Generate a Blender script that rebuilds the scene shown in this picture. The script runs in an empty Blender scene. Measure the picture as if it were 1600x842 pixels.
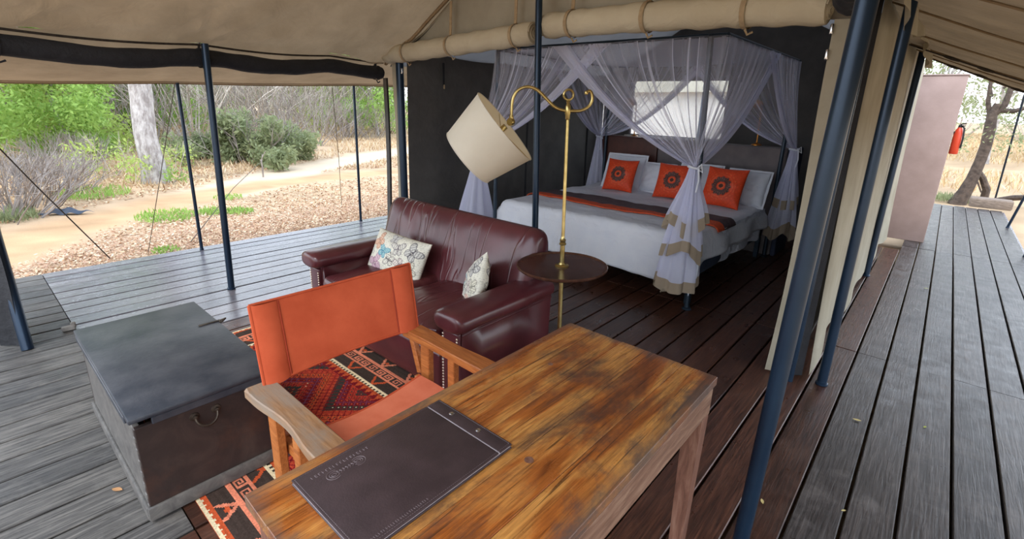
import bpy, bmesh, math, random
import numpy as np
from mathutils import Matrix, Vector, Euler, noise as mnoise
random.seed(7)
PI = math.pi
S = bpy.context.scene
COL = S.collection

# ---------------------------------------------------------------- camera
def make_camera():
    a, b, r = math.radians(40.816), math.radians(16.149), math.radians(1.779)
    fw = Vector((-math.sin(a)*math.cos(b), math.cos(a)*math.cos(b), -math.sin(b)))
    rt = Vector((math.cos(a), math.sin(a), 0)); up = rt.cross(fw)
    x = rt*math.cos(r) + up*math.sin(r); y = -rt*math.sin(r) + up*math.cos(r); z = -fw
    m = Matrix((( x.x, y.x, z.x, 0), (x.y, y.y, z.y, 0), (x.z, y.z, z.z, 1.65), (0, 0, 0, 1)))
    cd = bpy.data.cameras.new('camera'); cd.sensor_width = 36; cd.lens = 761.121/1600*36
    cd.shift_y = -36/1600; cd.clip_start = 0.02; cd.clip_end = 500
    co = bpy.data.objects.new('camera', cd); co.matrix_world = m; COL.objects.link(co); S.camera = co
make_camera()

# ---------------------------------------------------------------- sky, sun, exposure
def make_world():
    w = bpy.data.worlds.new('overcast_sky'); S.world = w; w.use_nodes = True
    nt = w.node_tree; nt.nodes.clear()
    out = nt.nodes.new('ShaderNodeOutputWorld'); bg = nt.nodes.new('ShaderNodeBackground')
    tc = nt.nodes.new('ShaderNodeTexCoord'); sp = nt.nodes.new('ShaderNodeSeparateXYZ')
    rp = nt.nodes.new('ShaderNodeValToRGB')
    rp.color_ramp.elements[0].position = 0.0; rp.color_ramp.elements[0].color = (0.88, 0.94, 1.0, 1)
    rp.color_ramp.elements[1].position = 0.9; rp.color_ramp.elements[1].color = (0.62, 0.77, 1.0, 1)
    nt.links.new(tc.outputs['Generated'], sp.inputs[0]); nt.links.new(sp.outputs['Z'], rp.inputs[0])
    nt.links.new(rp.outputs[0], bg.inputs[0]); bg.inputs[1].default_value = 2.5
    nt.links.new(bg.outputs[0], out.inputs[0])
make_world()
sd = bpy.data.lights.new('hazy_sun', 'SUN'); sd.energy = 1.3; sd.angle = math.radians(25); sd.color = (1, .93, .82)
so = bpy.data.objects.new('hazy_sun', sd); so.rotation_euler = (math.radians(38), math.radians(14), 0); COL.objects.link(so)
S.view_settings.view_transform = 'Standard'; S.view_settings.look = 'None'
S.view_settings.gamma = 1; S.view_settings.use_curve_mapping = False
S.view_settings.exposure = 0.45

# ---------------------------------------------------------------- colour + material helpers
def lin(c):
    return tuple(((v/255)/12.92 if v/255 <= .04045 else ((v/255+.055)/1.055)**2.4) for v in c)
def L4(c): return lin(c) + (1,)

class NT:
    def __init__(s, name):
        s.m = bpy.data.materials.new(name); s.m.use_nodes = True; s.t = s.m.node_tree; s.t.nodes.clear()
        s.out = s.n('ShaderNodeOutputMaterial'); s.b = s.n('ShaderNodeBsdfPrincipled'); s.l(s.b.outputs[0], s.out.inputs[0])
    def n(s, k, **kw):
        x = s.t.nodes.new(k)
        for a, v in kw.items(): setattr(x, a, v)
        return x
    def l(s, a, b): s.t.links.new(a, b)
    def coord(s, kind='Object', scale=(1, 1, 1), rnd=False):
        if kind == 'pos': o = s.n('ShaderNodeNewGeometry').outputs['Position']
        else: o = s.n('ShaderNodeTexCoord').outputs[kind]
        mp = s.n('ShaderNodeMapping'); mp.inputs['Scale'].default_value = scale; s.l(o, mp.inputs[0])
        if rnd:
            oi = s.n('ShaderNodeObjectInfo'); cx = s.n('ShaderNodeMath', operation='MULTIPLY'); cx.inputs[1].default_value = 37
            s.l(oi.outputs['Random'], cx.inputs[0]); s.l(cx.outputs[0], mp.inputs['Location'])
        return mp.outputs[0]
    def noise(s, vec, scale=5, detail=4, rough=.6, dist=0):
        x = s.n('ShaderNodeTexNoise'); x.inputs['Scale'].default_value = scale; x.inputs['Detail'].default_value = detail
        x.inputs['Roughness'].default_value = rough; x.inputs['Distortion'].default_value = dist; s.l(vec, x.inputs['Vector']); return x.outputs['Fac']
    def ramp(s, fac, stops):
        r = s.n('ShaderNodeValToRGB'); e = r.color_ramp.elements
        while len(e) < len(stops): e.new(.5)
        for i, (p, c) in enumerate(stops):
            e[i].position = p; e[i].color = c if len(c) == 4 else tuple(c) + (1,)
        s.l(fac, r.inputs[0]); return r.outputs[0]
    def mix(s, fac, a, b, mode='MIX'):
        x = s.n('ShaderNodeMix', data_type='RGBA', blend_type=mode)
        if isinstance(fac, (int, float)): x.inputs[0].default_value = fac
        else: s.l(fac, x.inputs[0])
        for i, v in ((6, a), (7, b)):
            if isinstance(v, tuple): x.inputs[i].default_value = v if len(v) == 4 else v + (1,)
            else: s.l(v, x.inputs[i])
        return x.outputs[2]
    def bump(s, h, strength=.3, dist=.01, base=None):
        x = s.n('ShaderNodeBump'); x.inputs['Strength'].default_value = strength; x.inputs['Distance'].default_value = dist
        s.l(h, x.inputs['Height']); s.l(x.outputs[0], s.b.inputs['Normal']); return x
    def color(s, c):
        if isinstance(c, tuple): s.b.inputs['Base Color'].default_value = c if len(c) == 4 else c + (1,)
        else: s.l(c, s.b.inputs['Base Color'])
    def set(s, rough=None, metal=None, spec=None, coat=None):
        if rough is not None: s.b.inputs['Roughness'].default_value = rough
        if metal is not None: s.b.inputs['Metallic'].default_value = metal
        if spec is not None: s.b.inputs['Specular IOR Level'].default_value = spec
        if coat is not None: s.b.inputs['Coat Weight'].default_value = coat; s.b.inputs['Coat Roughness'].default_value = .2

def simple(name, c1, c2=None, rough=.6, metal=0, scale=6, stretch=(1, 1, 1), bump=0, bscale=60, bdist=.005, spec=.5, lo=.35, hi=.65, coat=0, coord='Object', detail=5):
    k = NT(name); v = k.coord(coord, stretch)
    if c2 is None: c2 = tuple(x*.8 for x in c1)
    f = k.noise(v, scale, detail); k.color(k.ramp(f, [(lo, L4(c1)), (hi, L4(c2))])); k.set(rough, metal, spec, coat)
    if bump: k.bump(k.noise(v, bscale, 3), bump, bdist)
    return k.m

def cloth_trans(name, c1, c2, trans=.35, rough=.85, scale=2.5, stretch=(1, 1, 1), weave=500, wr=0.0, coord='pos'):
    """woven cloth that lets some light through"""
    k = NT(name); v = k.coord(coord, stretch); f = k.noise(v, scale, 5); c = k.ramp(f, [(.3, L4(c1)), (.7, L4(c2))])
    k.color(c); k.set(rough, 0, .15)
    b = k.bump(k.noise(v, weave, 2), .12, .002)
    if wr:
        b2 = k.n('ShaderNodeBump'); b2.inputs['Strength'].default_value = wr; b2.inputs['Distance'].default_value = .05
        k.l(k.noise(v, 5, 3, .5, 1.5), b2.inputs['Height']); k.l(b2.outputs[0], b.inputs['Normal'])
    t = k.n('ShaderNodeBsdfTranslucent'); k.l(c, t.inputs[0]); m = k.n('ShaderNodeMixShader'); m.inputs[0].default_value = trans
    k.l(k.b.outputs[0], m.inputs[1]); k.l(t.outputs[0], m.inputs[2]); k.l(m.outputs[0], k.out.inputs[0]); return k.m

def attr_mat(name, rough=.85, bump=.3, bscale=300, spec=.2, sheen=0, trans=0):
    k = NT(name); a = k.n('ShaderNodeAttribute'); a.attribute_name = 'Col'; v = k.coord('Object')
    f = k.noise(v, 120, 3); c = k.mix(.35, a.outputs['Color'], k.ramp(f, [(.3, (.55, .55, .55, 1)), (.7, (1.25, 1.25, 1.25, 1))]), 'MULTIPLY')
    k.color(c); k.set(rough, 0, spec); k.bump(k.noise(v, bscale, 2), bump, .003)
    if trans:
        t = k.n('ShaderNodeBsdfTranslucent'); k.l(c, t.inputs[0]); m = k.n('ShaderNodeMixShader'); m.inputs[0].default_value = trans
        k.l(k.b.outputs[0], m.inputs[1]); k.l(t.outputs[0], m.inputs[2]); k.l(m.outputs[0], k.out.inputs[0])
    return k.m

def plank_mat(name, dark, mid, light, rough, bump=.4, spec=.5, worn=None):
    k = NT(name); g = k.coord('pos', (26, 1.4, 26), True); f = k.noise(g, 3.2, 8, .65, .6)
    c = k.ramp(f, [(.28, L4(dark)), (.5, L4(mid)), (.74, L4(light))])
    oi = k.n('ShaderNodeObjectInfo'); rr = k.ramp(oi.outputs['Random'], [(0, (.72, .72, .74, 1)), (1, (1.18, 1.14, 1.1, 1))])
    c = k.mix(1, c, rr, 'MULTIPLY')
    p = k.coord('pos', (1, 1, 1), True); w = k.noise(p, 4.5, 6, .7)
    c = k.mix(k.ramp(w, [(.52, (0, 0, 0, 1)), (.8, (.55, .55, .55, 1))]), c, L4(worn or light))
    k.color(c); k.set(rough, 0, spec)
    rg = k.ramp(k.noise(p, 9, 5), [(.3, (rough*.75,)*3), (.75, (min(1, rough*1.35),)*3)]); k.l(rg, k.b.inputs['Roughness'])
    k.bump(f, bump, .006); return k.m

def wood_mat(name, stops, stretch=(45, 3, 45), scale=2, rough=.4, stain=None, stain_scale=2.2, bump=.25, coord='Object', stain_lo=.5, stain_hi=.72, rnd=True):
    k = NT(name); v = k.coord(coord, stretch, rnd); f = k.noise(v, scale, 8, .68, .8); c = k.ramp(f, [(p, L4(x)) for p, x in stops])
    if stain:
        q = k.coord(coord, tuple(1+(s-1)*.06 for s in stretch)); w = k.noise(q, stain_scale, 7, .7, .4)
        c = k.mix(k.ramp(w, [(stain_lo, (0, 0, 0, 1)), (stain_hi, (.85, .85, .85, 1))]), c, L4(stain))
    k.color(c); k.set(rough, 0, .45)
    k.bump(f, bump, .004); return k.m

MT = {}
MT['canvas'] = cloth_trans('sand_canvas_roof', (166, 142, 112), (142, 120, 93), .17, wr=.3)
MT['canvas_awning'] = cloth_trans('brown_awning_canvas', (142, 120, 92), (116, 97, 74), .12, wr=.3)
MT['canvas_grey'] = cloth_trans('sand_canvas_wall', (184, 176, 157), (162, 153, 134), .18, wr=.15)
MT['canvas_roll'] = cloth_trans('rolled_canvas', (206, 195, 170), (188, 175, 150), .05, wr=.3)
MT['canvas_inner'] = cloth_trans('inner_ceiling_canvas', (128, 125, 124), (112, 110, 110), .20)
MT['dark_canvas'] = cloth_trans('dark_grey_inner_canvas', (98, 95, 92), (80, 78, 77), .02, wr=.2)
MT['black_canvas'] = simple('black_side_blind', (26, 26, 30), (38, 38, 42), .8, scale=5, bump=.4, bscale=14, bdist=.03)
MT['pole'] = simple('dark_blue_painted_steel', (22, 40, 60), (30, 50, 70), .30, .35, scale=3, bump=.05, bscale=200)
MT['webbing'] = simple('tan_webbing', (178, 154, 120), (152, 130, 100), .85, scale=20, bump=.4, bscale=250)
MT['cord'] = simple('dark_cord', (40, 34, 28), (60, 50, 40), .9, scale=40)
MT['rope'] = simple('grey_guy_rope', (96, 84, 70), (70, 60, 50), .9, scale=40)
MT['plank_weathered'] = plank_mat('weathered_grey_boards', (32, 30, 30), (86, 83, 80), (126, 121, 115), .6, .8, .35, (146, 140, 132))
MT['plank_left'] = plank_mat('sky_sheen_grey_boards', (92, 88, 92), (126, 122, 128), (156, 152, 158), .24, .2, .7, (164, 160, 166))  # pale blue-grey sky reflection is put into the base colour of these boards
MT['plank_inside'] = plank_mat('red_brown_stained_boards', (40, 26, 21), (74, 46, 35), (108, 70, 53), .33, .35, .5, (104, 74, 58))
MT['plank_right'] = plank_mat('dark_grey_brown_boards', (38, 33, 31), (68, 61, 58), (104, 96, 92), .36, .45, .5, (134, 124, 118))
MT['under'] = simple('shadowed_joists', (20, 16, 14), (30, 25, 22), .9)
def leather(name, crease):
    k = NT(name); v = k.coord('Object'); k.color(k.ramp(k.noise(v, 3, 5), [(.35, L4((92, 44, 48))), (.65, L4((72, 33, 38)))])); k.set(.28, 0, .6)
    b = k.bump(k.noise(v, 170, 3), .10, .002); b2 = k.n('ShaderNodeBump'); b2.inputs['Strength'].default_value = .5 if crease else .15; b2.inputs['Distance'].default_value = .014
    w = k.noise(k.coord('Object', (5.5, .9, .9) if crease else (2, 2, 2)), 1.6 if crease else 3, 1, .4, .4); r = k.ramp(w, [(.40, (.5,)*3), (.47, (.35,)*3), (.50, (1,)*3), (.53, (.35,)*3), (.62, (.5,)*3)]) if crease else w
    k.l(r, b2.inputs['Height']); k.l(b2.outputs[0], b.inputs['Normal']); return k.m
MT['leather'] = leather('burgundy_leather', False)
MT['leather_creased'] = leather('creased_burgundy_leather', True)
MT['stud'] = simple('brass_nail', (226, 214, 196), (206, 190, 168), .35, .8)
MT['orange'] = simple('orange_cotton_canvas', (190, 86, 54), (174, 74, 44), .85, scale=8, bump=.2, bscale=500, spec=.2)
MT['chair_wood'] = wood_mat('golden_brown_chair_wood', [(.25, (122, 66, 30)), (.5, (168, 98, 48)), (.75, (196, 128, 70))], (3, 40, 40), 2, .45, rnd=False)
MT['arm_wood'] = wood_mat('worn_arm_wood', [(.25, (108, 76, 48)), (.5, (146, 108, 74)), (.75, (168, 134, 100))], (3, 40, 40), 2, .6, stain=(136, 122, 108), stain_lo=.42, stain_hi=.6, rnd=False)
def table_wood():
    k = NT('polished_old_table_wood'); big = k.noise(k.coord('Object', (7, 1.6, 7), True), 1.3, 4, .6, .5)
    c = k.ramp(big, [(.28, L4((104, 50, 18))), (.45, L4((168, 96, 40))), (.6, L4((204, 146, 78))), (.75, L4((138, 70, 26)))])
    fine = k.noise(k.coord('Object', (150, 5, 150), True), 1.0, 8, .7, .3); c = k.mix(.9, c, k.ramp(fine, [(.30, (.22, .17, .14, 1)), (.45, (.80, .76, .72, 1)), (.66, (1.22, 1.2, 1.12, 1))]), 'MULTIPLY')
    crack = k.noise(k.coord('Object', (60, 1.6, 60), True), 1.4, 3, .5, 1.2); c = k.mix(k.ramp(crack, [(.60, (0, 0, 0, 1)), (.68, (.75, .75, .75, 1))]), c, L4((58, 32, 18)))
    st = k.noise(k.coord('pos', (1.5, .8, 1)), 3.4, 8, .75, .3); c = k.mix(k.ramp(st, [(.49, (0, 0, 0, 1)), (.66, (.8, .8, .8, 1))]), c, L4((70, 54, 48)))
    tc = k.coord('Object'); sx = k.n('ShaderNodeSeparateXYZ'); k.l(tc, sx.inputs[0]); mm = []
    for ax, hw in (('X', .3175), ('Y', .67)):
        a_ = k.n('ShaderNodeMath', operation='ABSOLUTE'); k.l(sx.outputs[ax], a_.inputs[0]); b_ = k.n('ShaderNodeMath', operation='SUBTRACT'); k.l(a_.outputs[0], b_.inputs[0]); b_.inputs[1].default_value = hw; mm.append(b_.outputs[0])
    mx_ = k.n('ShaderNodeMath', operation='MAXIMUM'); k.l(mm[0], mx_.inputs[0]); k.l(mm[1], mx_.inputs[1])
    ad = k.n('ShaderNodeMath', operation='MULTIPLY_ADD'); k.l(st, ad.inputs[0]); ad.inputs[1].default_value = .22; k.l(mx_.outputs[0], ad.inputs[2])
    c = k.mix(k.ramp(ad.outputs[0], [(.055, (0, 0, 0, 1)), (.12, (.78, .78, .78, 1))]), c, L4((92, 80, 74)))
    k.color(c); k.set(.32, 0, .5); rg = k.ramp(st, [(.4, (.26,)*3), (.7, (.5,)*3)]); k.l(rg, k.b.inputs['Roughness']); k.bump(fine, .35, .003); return k.m
MT['table_wood'] = table_wood()
MT['apron_wood'] = wood_mat('grey_brown_table_leg_wood', [(.25, (84, 58, 46)), (.5, (126, 94, 76)), (.8, (168, 140, 118))], (20, 3, 20), 2, .5)
MT['leg_wood'] = wood_mat('reddish_table_leg_wood', [(.25, (80, 50, 40)), (.5, (120, 82, 66)), (.8, (152, 116, 98))], (25, 25, 3), 2, .5)
MT['chest_top'] = simple('worn_blue_black_paint', (34, 40, 50), (74, 75, 80), .44, scale=4.5, bump=.25, bscale=40, bdist=.004, detail=9)
MT['chest_side'] = wood_mat('dark_brown_chest_wood', [(.25, (34, 26, 24)), (.5, (48, 37, 34)), (.8, (70, 55, 49))], (20, 3, 3), 2, .5, stain=(88, 54, 38), stain_lo=.55, stain_hi=.85, rnd=False)
MT['chest_trim'] = wood_mat('grey_worn_trim', [(.25, (66, 62, 60)), (.5, (92, 88, 84)), (.8, (120, 114, 108))], (8, 8, 8), 2, .6)
MT['iron'] = simple('aged_iron', (92, 82, 72), (60, 50, 44), .5, .8, scale=30)
MT['brass'] = simple('aged_brass', (204, 186, 128), (172, 150, 94), .30, 1, scale=14)
MT['brass_red'] = simple('copper_brass', (206, 140, 60), (176, 110, 44), .28, 1, scale=14)
MT['tray'] = wood_mat('dark_polished_tray_wood', [(.25, (42, 26, 20)), (.5, (72, 46, 36)), (.8, (98, 66, 52))], (12, 12, 3), 2, .22, rnd=False)
MT['shade'] = cloth_trans('cream_linen_shade', (236, 231, 219), (222, 216, 202), .42, weave=260, coord='Object')
MT['shade_in'] = cloth_trans('shade_lining', (250, 244, 224), (246, 238, 214), .30, coord='Object')
MT['folder'] = simple('dark_brown_folder_leather', (66, 52, 54), (54, 42, 44), .45, scale=14, bump=.35, bscale=220, bdist=.0015, spec=.45)
MT['folder_mark'] = simple('pressed_leather_mark', (112, 98, 100), (96, 82, 84), .4, scale=50)
MT['page'] = simple('folder_page_edge', (196, 190, 196), (160, 152, 158), .7)
MT['rivet'] = simple('steel_rivet', (220, 220, 222), (190, 190, 194), .22, 1)
MT['white_linen'] = cloth_trans('white_bed_linen', (238, 241, 248), (228, 233, 244), .08, wr=.35, scale=4, coord='Object')
MT['sheet'] = cloth_trans('white_sheet_crumpled', (228, 232, 242), (214, 220, 234), .05, wr=.8, scale=4, coord='Object')
MT['runner_orange'] = simple('orange_runner_band', (228, 92, 40), (204, 72, 32), .8, scale=40, bump=.5, bscale=90)
MT['runner_plum'] = simple('plum_grey_runner_cloth', (98, 80, 84), (78, 62, 66), .8, scale=12, bump=.5, bscale=70)
MT['bed_blue'] = simple('slate_bed_base', (58, 70, 88), (46, 56, 72), .6, scale=8)
MT['bed_metal'] = simple('blue_grey_bed_steel', (52, 66, 80), (42, 54, 66), .4, .5)
MT['head_grey'] = simple('grey_headboard_cloth', (122, 114, 114), (106, 100, 102), .8, scale=6, bump=.3, bscale=200)
MT['head_brown'] = simple('dark_brown_headboard_leather', (92, 48, 38), (70, 38, 32), .45, scale=5)
MT['head_blue'] = simple('slate_headboard_end', (56, 64, 86), (46, 54, 74), .7, scale=6)
MT['pink'] = simple('dusty_pink_plaster', (164, 141, 134), (150, 128, 121), .85, scale=3, bump=.3, bscale=60, bdist=.004)
MT['red_ext'] = simple('red_enamel', (206, 70, 40), (190, 58, 34), .3, scale=3)
MT['black_rubber'] = simple('black_rubber', (22, 22, 22), (30, 30, 30), .6)
MT['label_white'] = simple('pale_label', (212, 206, 196), (196, 190, 180), .6)
MT['log'] = simple('weathered_log', (150, 132, 116), (112, 96, 84), .9, scale=12, stretch=(1, 6, 6), bump=.6, bscale=30, bdist=.02)
MT['bark_grey'] = simple('pale_grey_bark', (190, 184, 180), (146, 138, 134), .95, scale=7, stretch=(2, 2, .7), bump=.9, bscale=14, bdist=.04, lo=.4, hi=.6)
MT['bark_brown'] = simple('grey_brown_bark', (96, 82, 72), (62, 52, 46), .95, scale=9, bump=.7, bscale=20, bdist=.03)
MT['twig'] = simple('dry_grey_twigs', (160, 150, 142), (118, 108, 102), .95, scale=3, coord='pos')
MT['twig_pale'] = simple('bleached_twigs', (200, 188, 174), (158, 146, 134), .95, scale=3, coord='pos')
def leafm(name, a, b, tr=.35):
    k = NT(name); v = k.coord('pos'); f = k.noise(v, 2.5, 3); g = k.noise(v, 40, 2)
    c = k.mix(.5, k.ramp(f, [(.35, L4(a)), (.65, L4(b))]), k.ramp(g, [(.3, L4(a)), (.7, L4(b))])); k.color(c); k.set(.6, 0, .3)
    t = k.n('ShaderNodeBsdfTranslucent'); k.l(c, t.inputs[0]); m = k.n('ShaderNodeMixShader'); m.inputs[0].default_value = tr
    k.l(k.b.outputs[0], m.inputs[1]); k.l(t.outputs[0], m.inputs[2]); k.l(m.outputs[0], k.out.inputs[0]); return k.m
MT['leaf_green'] = leafm('fresh_green_leaves', (172, 200, 108), (128, 164, 78), .45)
MT['leaf_lime'] = leafm('lime_green_leaves', (198, 212, 124), (164, 188, 100), .45)
MT['leaf_olive'] = leafm('grey_olive_leaves', (160, 166, 124), (124, 134, 96), .4)
MT['leaf_dry'] = leafm('dry_straw_grass', (216, 190, 148), (188, 156, 112))
MT['litter'] = attr_mat('fallen_leaf_litter', .85, .1, 40, trans=.1)
MT['wood_chip'] = simple('grey_wood_cleat', (150, 144, 136), (120, 114, 108), .8, scale=10, bump=.4, bscale=60)
MT['tarp'] = simple('slate_blue_tarp', (66, 76, 92), (48, 56, 70), .6, scale=5)
MT['white_canvas'] = cloth_trans('white_canvas_neighbour', (236, 234, 230), (222, 220, 216), .2)

# ---------------------------------------------------------------- mesh builder
class MB:
    def __init__(s): s.v = []; s.f = []; s.c = []
    def add(s, vs, fs, col=None):
        o = len(s.v); s.v += [tuple(v) for v in vs]; s.f += [tuple(i+o for i in f) for f in fs]
        if col is not None: s.c += [col]*len(vs)
        return s
    def box(s, c, d, bev=0, seg=1, rot=None):
        bm = bmesh.new(); bmesh.ops.create_cube(bm, size=1)
        for v in bm.verts: v.co = Vector((v.co.x*d[0], v.co.y*d[1], v.co.z*d[2]))
        if bev: bmesh.ops.bevel(bm, geom=bm.edges[:], offset=min(bev, min(d)*.49), segments=seg, affect='EDGES', profile=.5)
        R = rot if rot is not None else Matrix.Identity(3)
        bm.verts.index_update()
        s.add([R @ v.co + Vector(c) for v in bm.verts], [[v.index for v in f.verts] for f in bm.faces]); bm.free(); return s
    def beam(s, a, b, w, h, bev=0, upv=(0, 0, 1)):
        a, b = Vector(a), Vector(b); y = (b-a); L = y.length; y.normalize(); u = Vector(upv)
        x = y.cross(u); x.normalize(); z = x.cross(y); R = Matrix((x, y, z)).transposed()
        return s.box((a+b)/2, (w, L, h), bev, 1, R)
    def tube(s, pts, r, n=8, cap=True, flat=1.0):
        pts = [Vector(p) for p in pts]; m = len(pts); rs = r if isinstance(r, (list, tuple)) else [r]*m
        t0 = (pts[1]-pts[0]).normalized(); ref = Vector((0, 0, 1)) if abs(t0.z) < .9 else Vector((1, 0, 0))
        x = t0.cross(ref).normalized(); vs = []; fs = []
        for i in range(m):
            t = (pts[min(i+1, m-1)]-pts[max(i-1, 0)]).normalized()
            x = (x - t*x.dot(t)).normalized(); y = t.cross(x)
            for k in range(n):
                a = 2*PI*k/n; vs.append(pts[i] + (x*math.cos(a) + y*math.sin(a)*flat)*rs[i])
        for i in range(m-1):
            for k in range(n):
                k2 = (k+1) % n; fs.append((i*n+k, i*n+k2, (i+1)*n+k2, (i+1)*n+k))
        if cap: fs += [tuple(range(n-1, -1, -1)), tuple((m-1)*n+k for k in range(n))]
        return s.add(vs, fs)
    def lathe(s, prof, n=24, M=None, cap=True):
        vs = []; fs = []; m = len(prof)
        for r, z in prof:
            for k in range(n):
                a = 2*PI*k/n; p = Vector((r*math.cos(a), r*math.sin(a), z)); vs.append(M @ p if M else p)
        for i in range(m-1):
            for k in range(n):
                k2 = (k+1) % n; fs.append((i*n+k, i*n+k2, (i+1)*n+k2, (i+1)*n+k))
        if cap: fs += [tuple(range(n-1, -1, -1)), tuple((m-1)*n+k for k in range(n))]
        return s.add(vs, fs)
    def grid(s, fn, nu, nv, colfn=None, wrap=False):
        vs = []; cs = []
        for j in range(nv+1):
            for i in range(nu+(0 if wrap else 1)):
                u, v = i/nu, j/nv; vs.append(fn(u, v))
                if colfn: cs.append(colfn(u, v))
        w = nu if wrap else nu+1; fs = []
        for j in range(nv):
            for i in range(nu):
                i2 = (i+1) % w if wrap else i+1
                fs.append((j*w+i, j*w+i2, (j+1)*w+i2, (j+1)*w+i))
        o = len(s.v); s.v += [tuple(v) for v in vs]; s.f += [tuple(q+o for q in f) for f in fs]
        if colfn: s.c += cs
        return s
    def mesh(s, name, mat, smooth=True, off=None):
        V = np.array(s.v, dtype=np.float64)
        if off is not None:
            A = np.array(off); V = V @ A[:3, :3].T + A[:3, 3]
        me = bpy.data.meshes.new(name); me.from_pydata([tuple(v) for v in V], [], s.f)
        if s.c:
            at = me.attributes.new('Col', 'FLOAT_COLOR', 'POINT')
            at.data.foreach_set('color', np.array([tuple(c)+(1,) for c in s.c], dtype=np.float32).ravel())
        me.materials.append(mat)
        if smooth:
            me.polygons.foreach_set('use_smooth', [True]*len(me.polygons))
            try: me.set_sharp_from_angle(angle=math.radians(smooth if smooth is not True else 45))
            except Exception: pass
        me.update(); return me
    def build(s, name, mat, parent=None, smooth=True, loc=None):
        """verts are in WORLD coordinates; the object is placed at loc or under its parent"""
        M = Matrix.Identity(4); p = parent; ch = []
        while p is not None: ch.append(p.matrix_basis.copy()); p = p.parent
        for x in reversed(ch): M = M @ x
        if parent is None and loc is not None: M = Matrix.Translation(loc)
        me = s.mesh(name, mat, smooth, M.inverted()); o = bpy.data.objects.new(name, me); COL.objects.link(o)
        if parent is not None: o.parent = parent
        elif loc is not None: o.location = loc
        return o

def tag(o, label=None, cat=None, group=None, kind=None):
    if label: o['label'] = label
    if cat: o['category'] = cat
    if group: o['group'] = group
    if kind: o['kind'] = kind
    return o
def thing(name, label, cat, loc=(0, 0, 0), rz=0, group=None):
    o = bpy.data.objects.new(name, None); o.empty_display_size = .1; COL.objects.link(o)
    o.location = loc; o.rotation_euler = (0, 0, rz); return tag(o, label, cat, group)
def struct(mb, name, mat, parent=None, smooth=True):
    o = mb.build(name, mat, parent, smooth)
    if parent is None: o['kind'] = 'structure'
    return o
def dup(root, loc, rz, label, scale=None, group=None):
    r = root.copy(); COL.objects.link(r); r.location = loc; r.rotation_euler = (0, 0, rz); r['label'] = label
    if group: r['group'] = group
    if scale: r.scale = (scale,)*3 if isinstance(scale, (int, float)) else scale
    for ch in list(root.children):
        c = ch.copy(); COL.objects.link(c); c.parent = r
        for g in ch.children:
            d = g.copy(); COL.objects.link(d); d.parent = c
    return r
def lerp(a, b, t): return a + (b-a)*t
def V3(a, b, t): return Vector(a).lerp(Vector(b), t)
def sm(t): t = max(0, min(1, t)); return t*t*(3-2*t)
def nz(x, y, z=0, s=1): return mnoise.noise(Vector((x*s, y*s, z*s)))

# ================================================================ DECK
def build_deck():
    fl = MB(); fl.box((-2.55, 3.2, -.2), (7.3, 9.6, .02)); fl.box((.36, 10.4, -.2), (1.3, 5.0, .02))
    floor = struct(fl, 'floor', MT['under'], smooth=False)
    W, G, T = .175, .012, .035
    def unit(mat):
        h = (W-G)/2; b = .004
        prof = [(-h, -T), (h, -T), (h, -b), (h-b, 0), (-h+b, 0), (-h, -b)]
        vs = [(x, y, z) for y in (-.5, .5) for x, z in prof]; n = 6
        fs = [(i, (i+1) % n, n+(i+1) % n, n+i) for i in range(n)] + [tuple(range(n-1, -1, -1)), tuple(range(n, 2*n))]
        me = bpy.data.meshes.new('plank'); me.from_pydata(vs, [], fs); me.materials.append(mat); return me
    U = {k: unit(MT[k]) for k in ('plank_weathered', 'plank_left', 'plank_inside', 'plank_right')}
    def plank(k, y0, y1, kind):
        o = bpy.data.objects.new('plank', U[kind]); COL.objects.link(o); o.parent = floor
        o.location = (-.182+.175*k+W/2, (y0+y1)/2, random.uniform(-.003, .001))
        o.scale = (1, y1-y0-.006, 1); o.rotation_euler = (0, random.uniform(-.004, .004), 0)
    for k in range(-34, 7):
        x = -.182+.175*k+W/2
        if x < -4.75:
            plank(k, -1.3 if k > -34 else -1.0, .362, 'plank_weathered'); plank(k, .362, 4.095, 'plank_left'); plank(k, 4.095, 7.9, 'plank_left')
        elif x < -1.9:
            plank(k, -1.3, .362, 'plank_weathered'); plank(k, .362, 4.095, 'plank_left' if x < -3.9 else 'plank_inside'); plank(k, 4.095, 7.9, 'plank_inside')
        elif x < -.2:
            plank(k, -.9, .362, 'plank_inside'); plank(k, .362, 4.095, 'plank_inside'); plank(k, 4.095, 7.9, 'plank_inside')
        else:
            plank(k, -.9, .9, 'plank_right'); plank(k, .9, 4.095, 'plank_right'); plank(k, 4.095, 8.2, 'plank_right'); plank(k, 8.2, 12.95, 'plank_right')
    # deck side boards
    f = MB(); f.box((-6.16, 3.3, -.1), (.03, 9.2, .16), .005); f.box((1.06, 6.0, -.1), (.03, 13.9, .16), .005)
    f.box((.4, 12.97, -.1), (1.25, .03, .16), .005)
    f.build('fascia_board', MT['plank_left'], floor, False)
build_deck()

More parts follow.
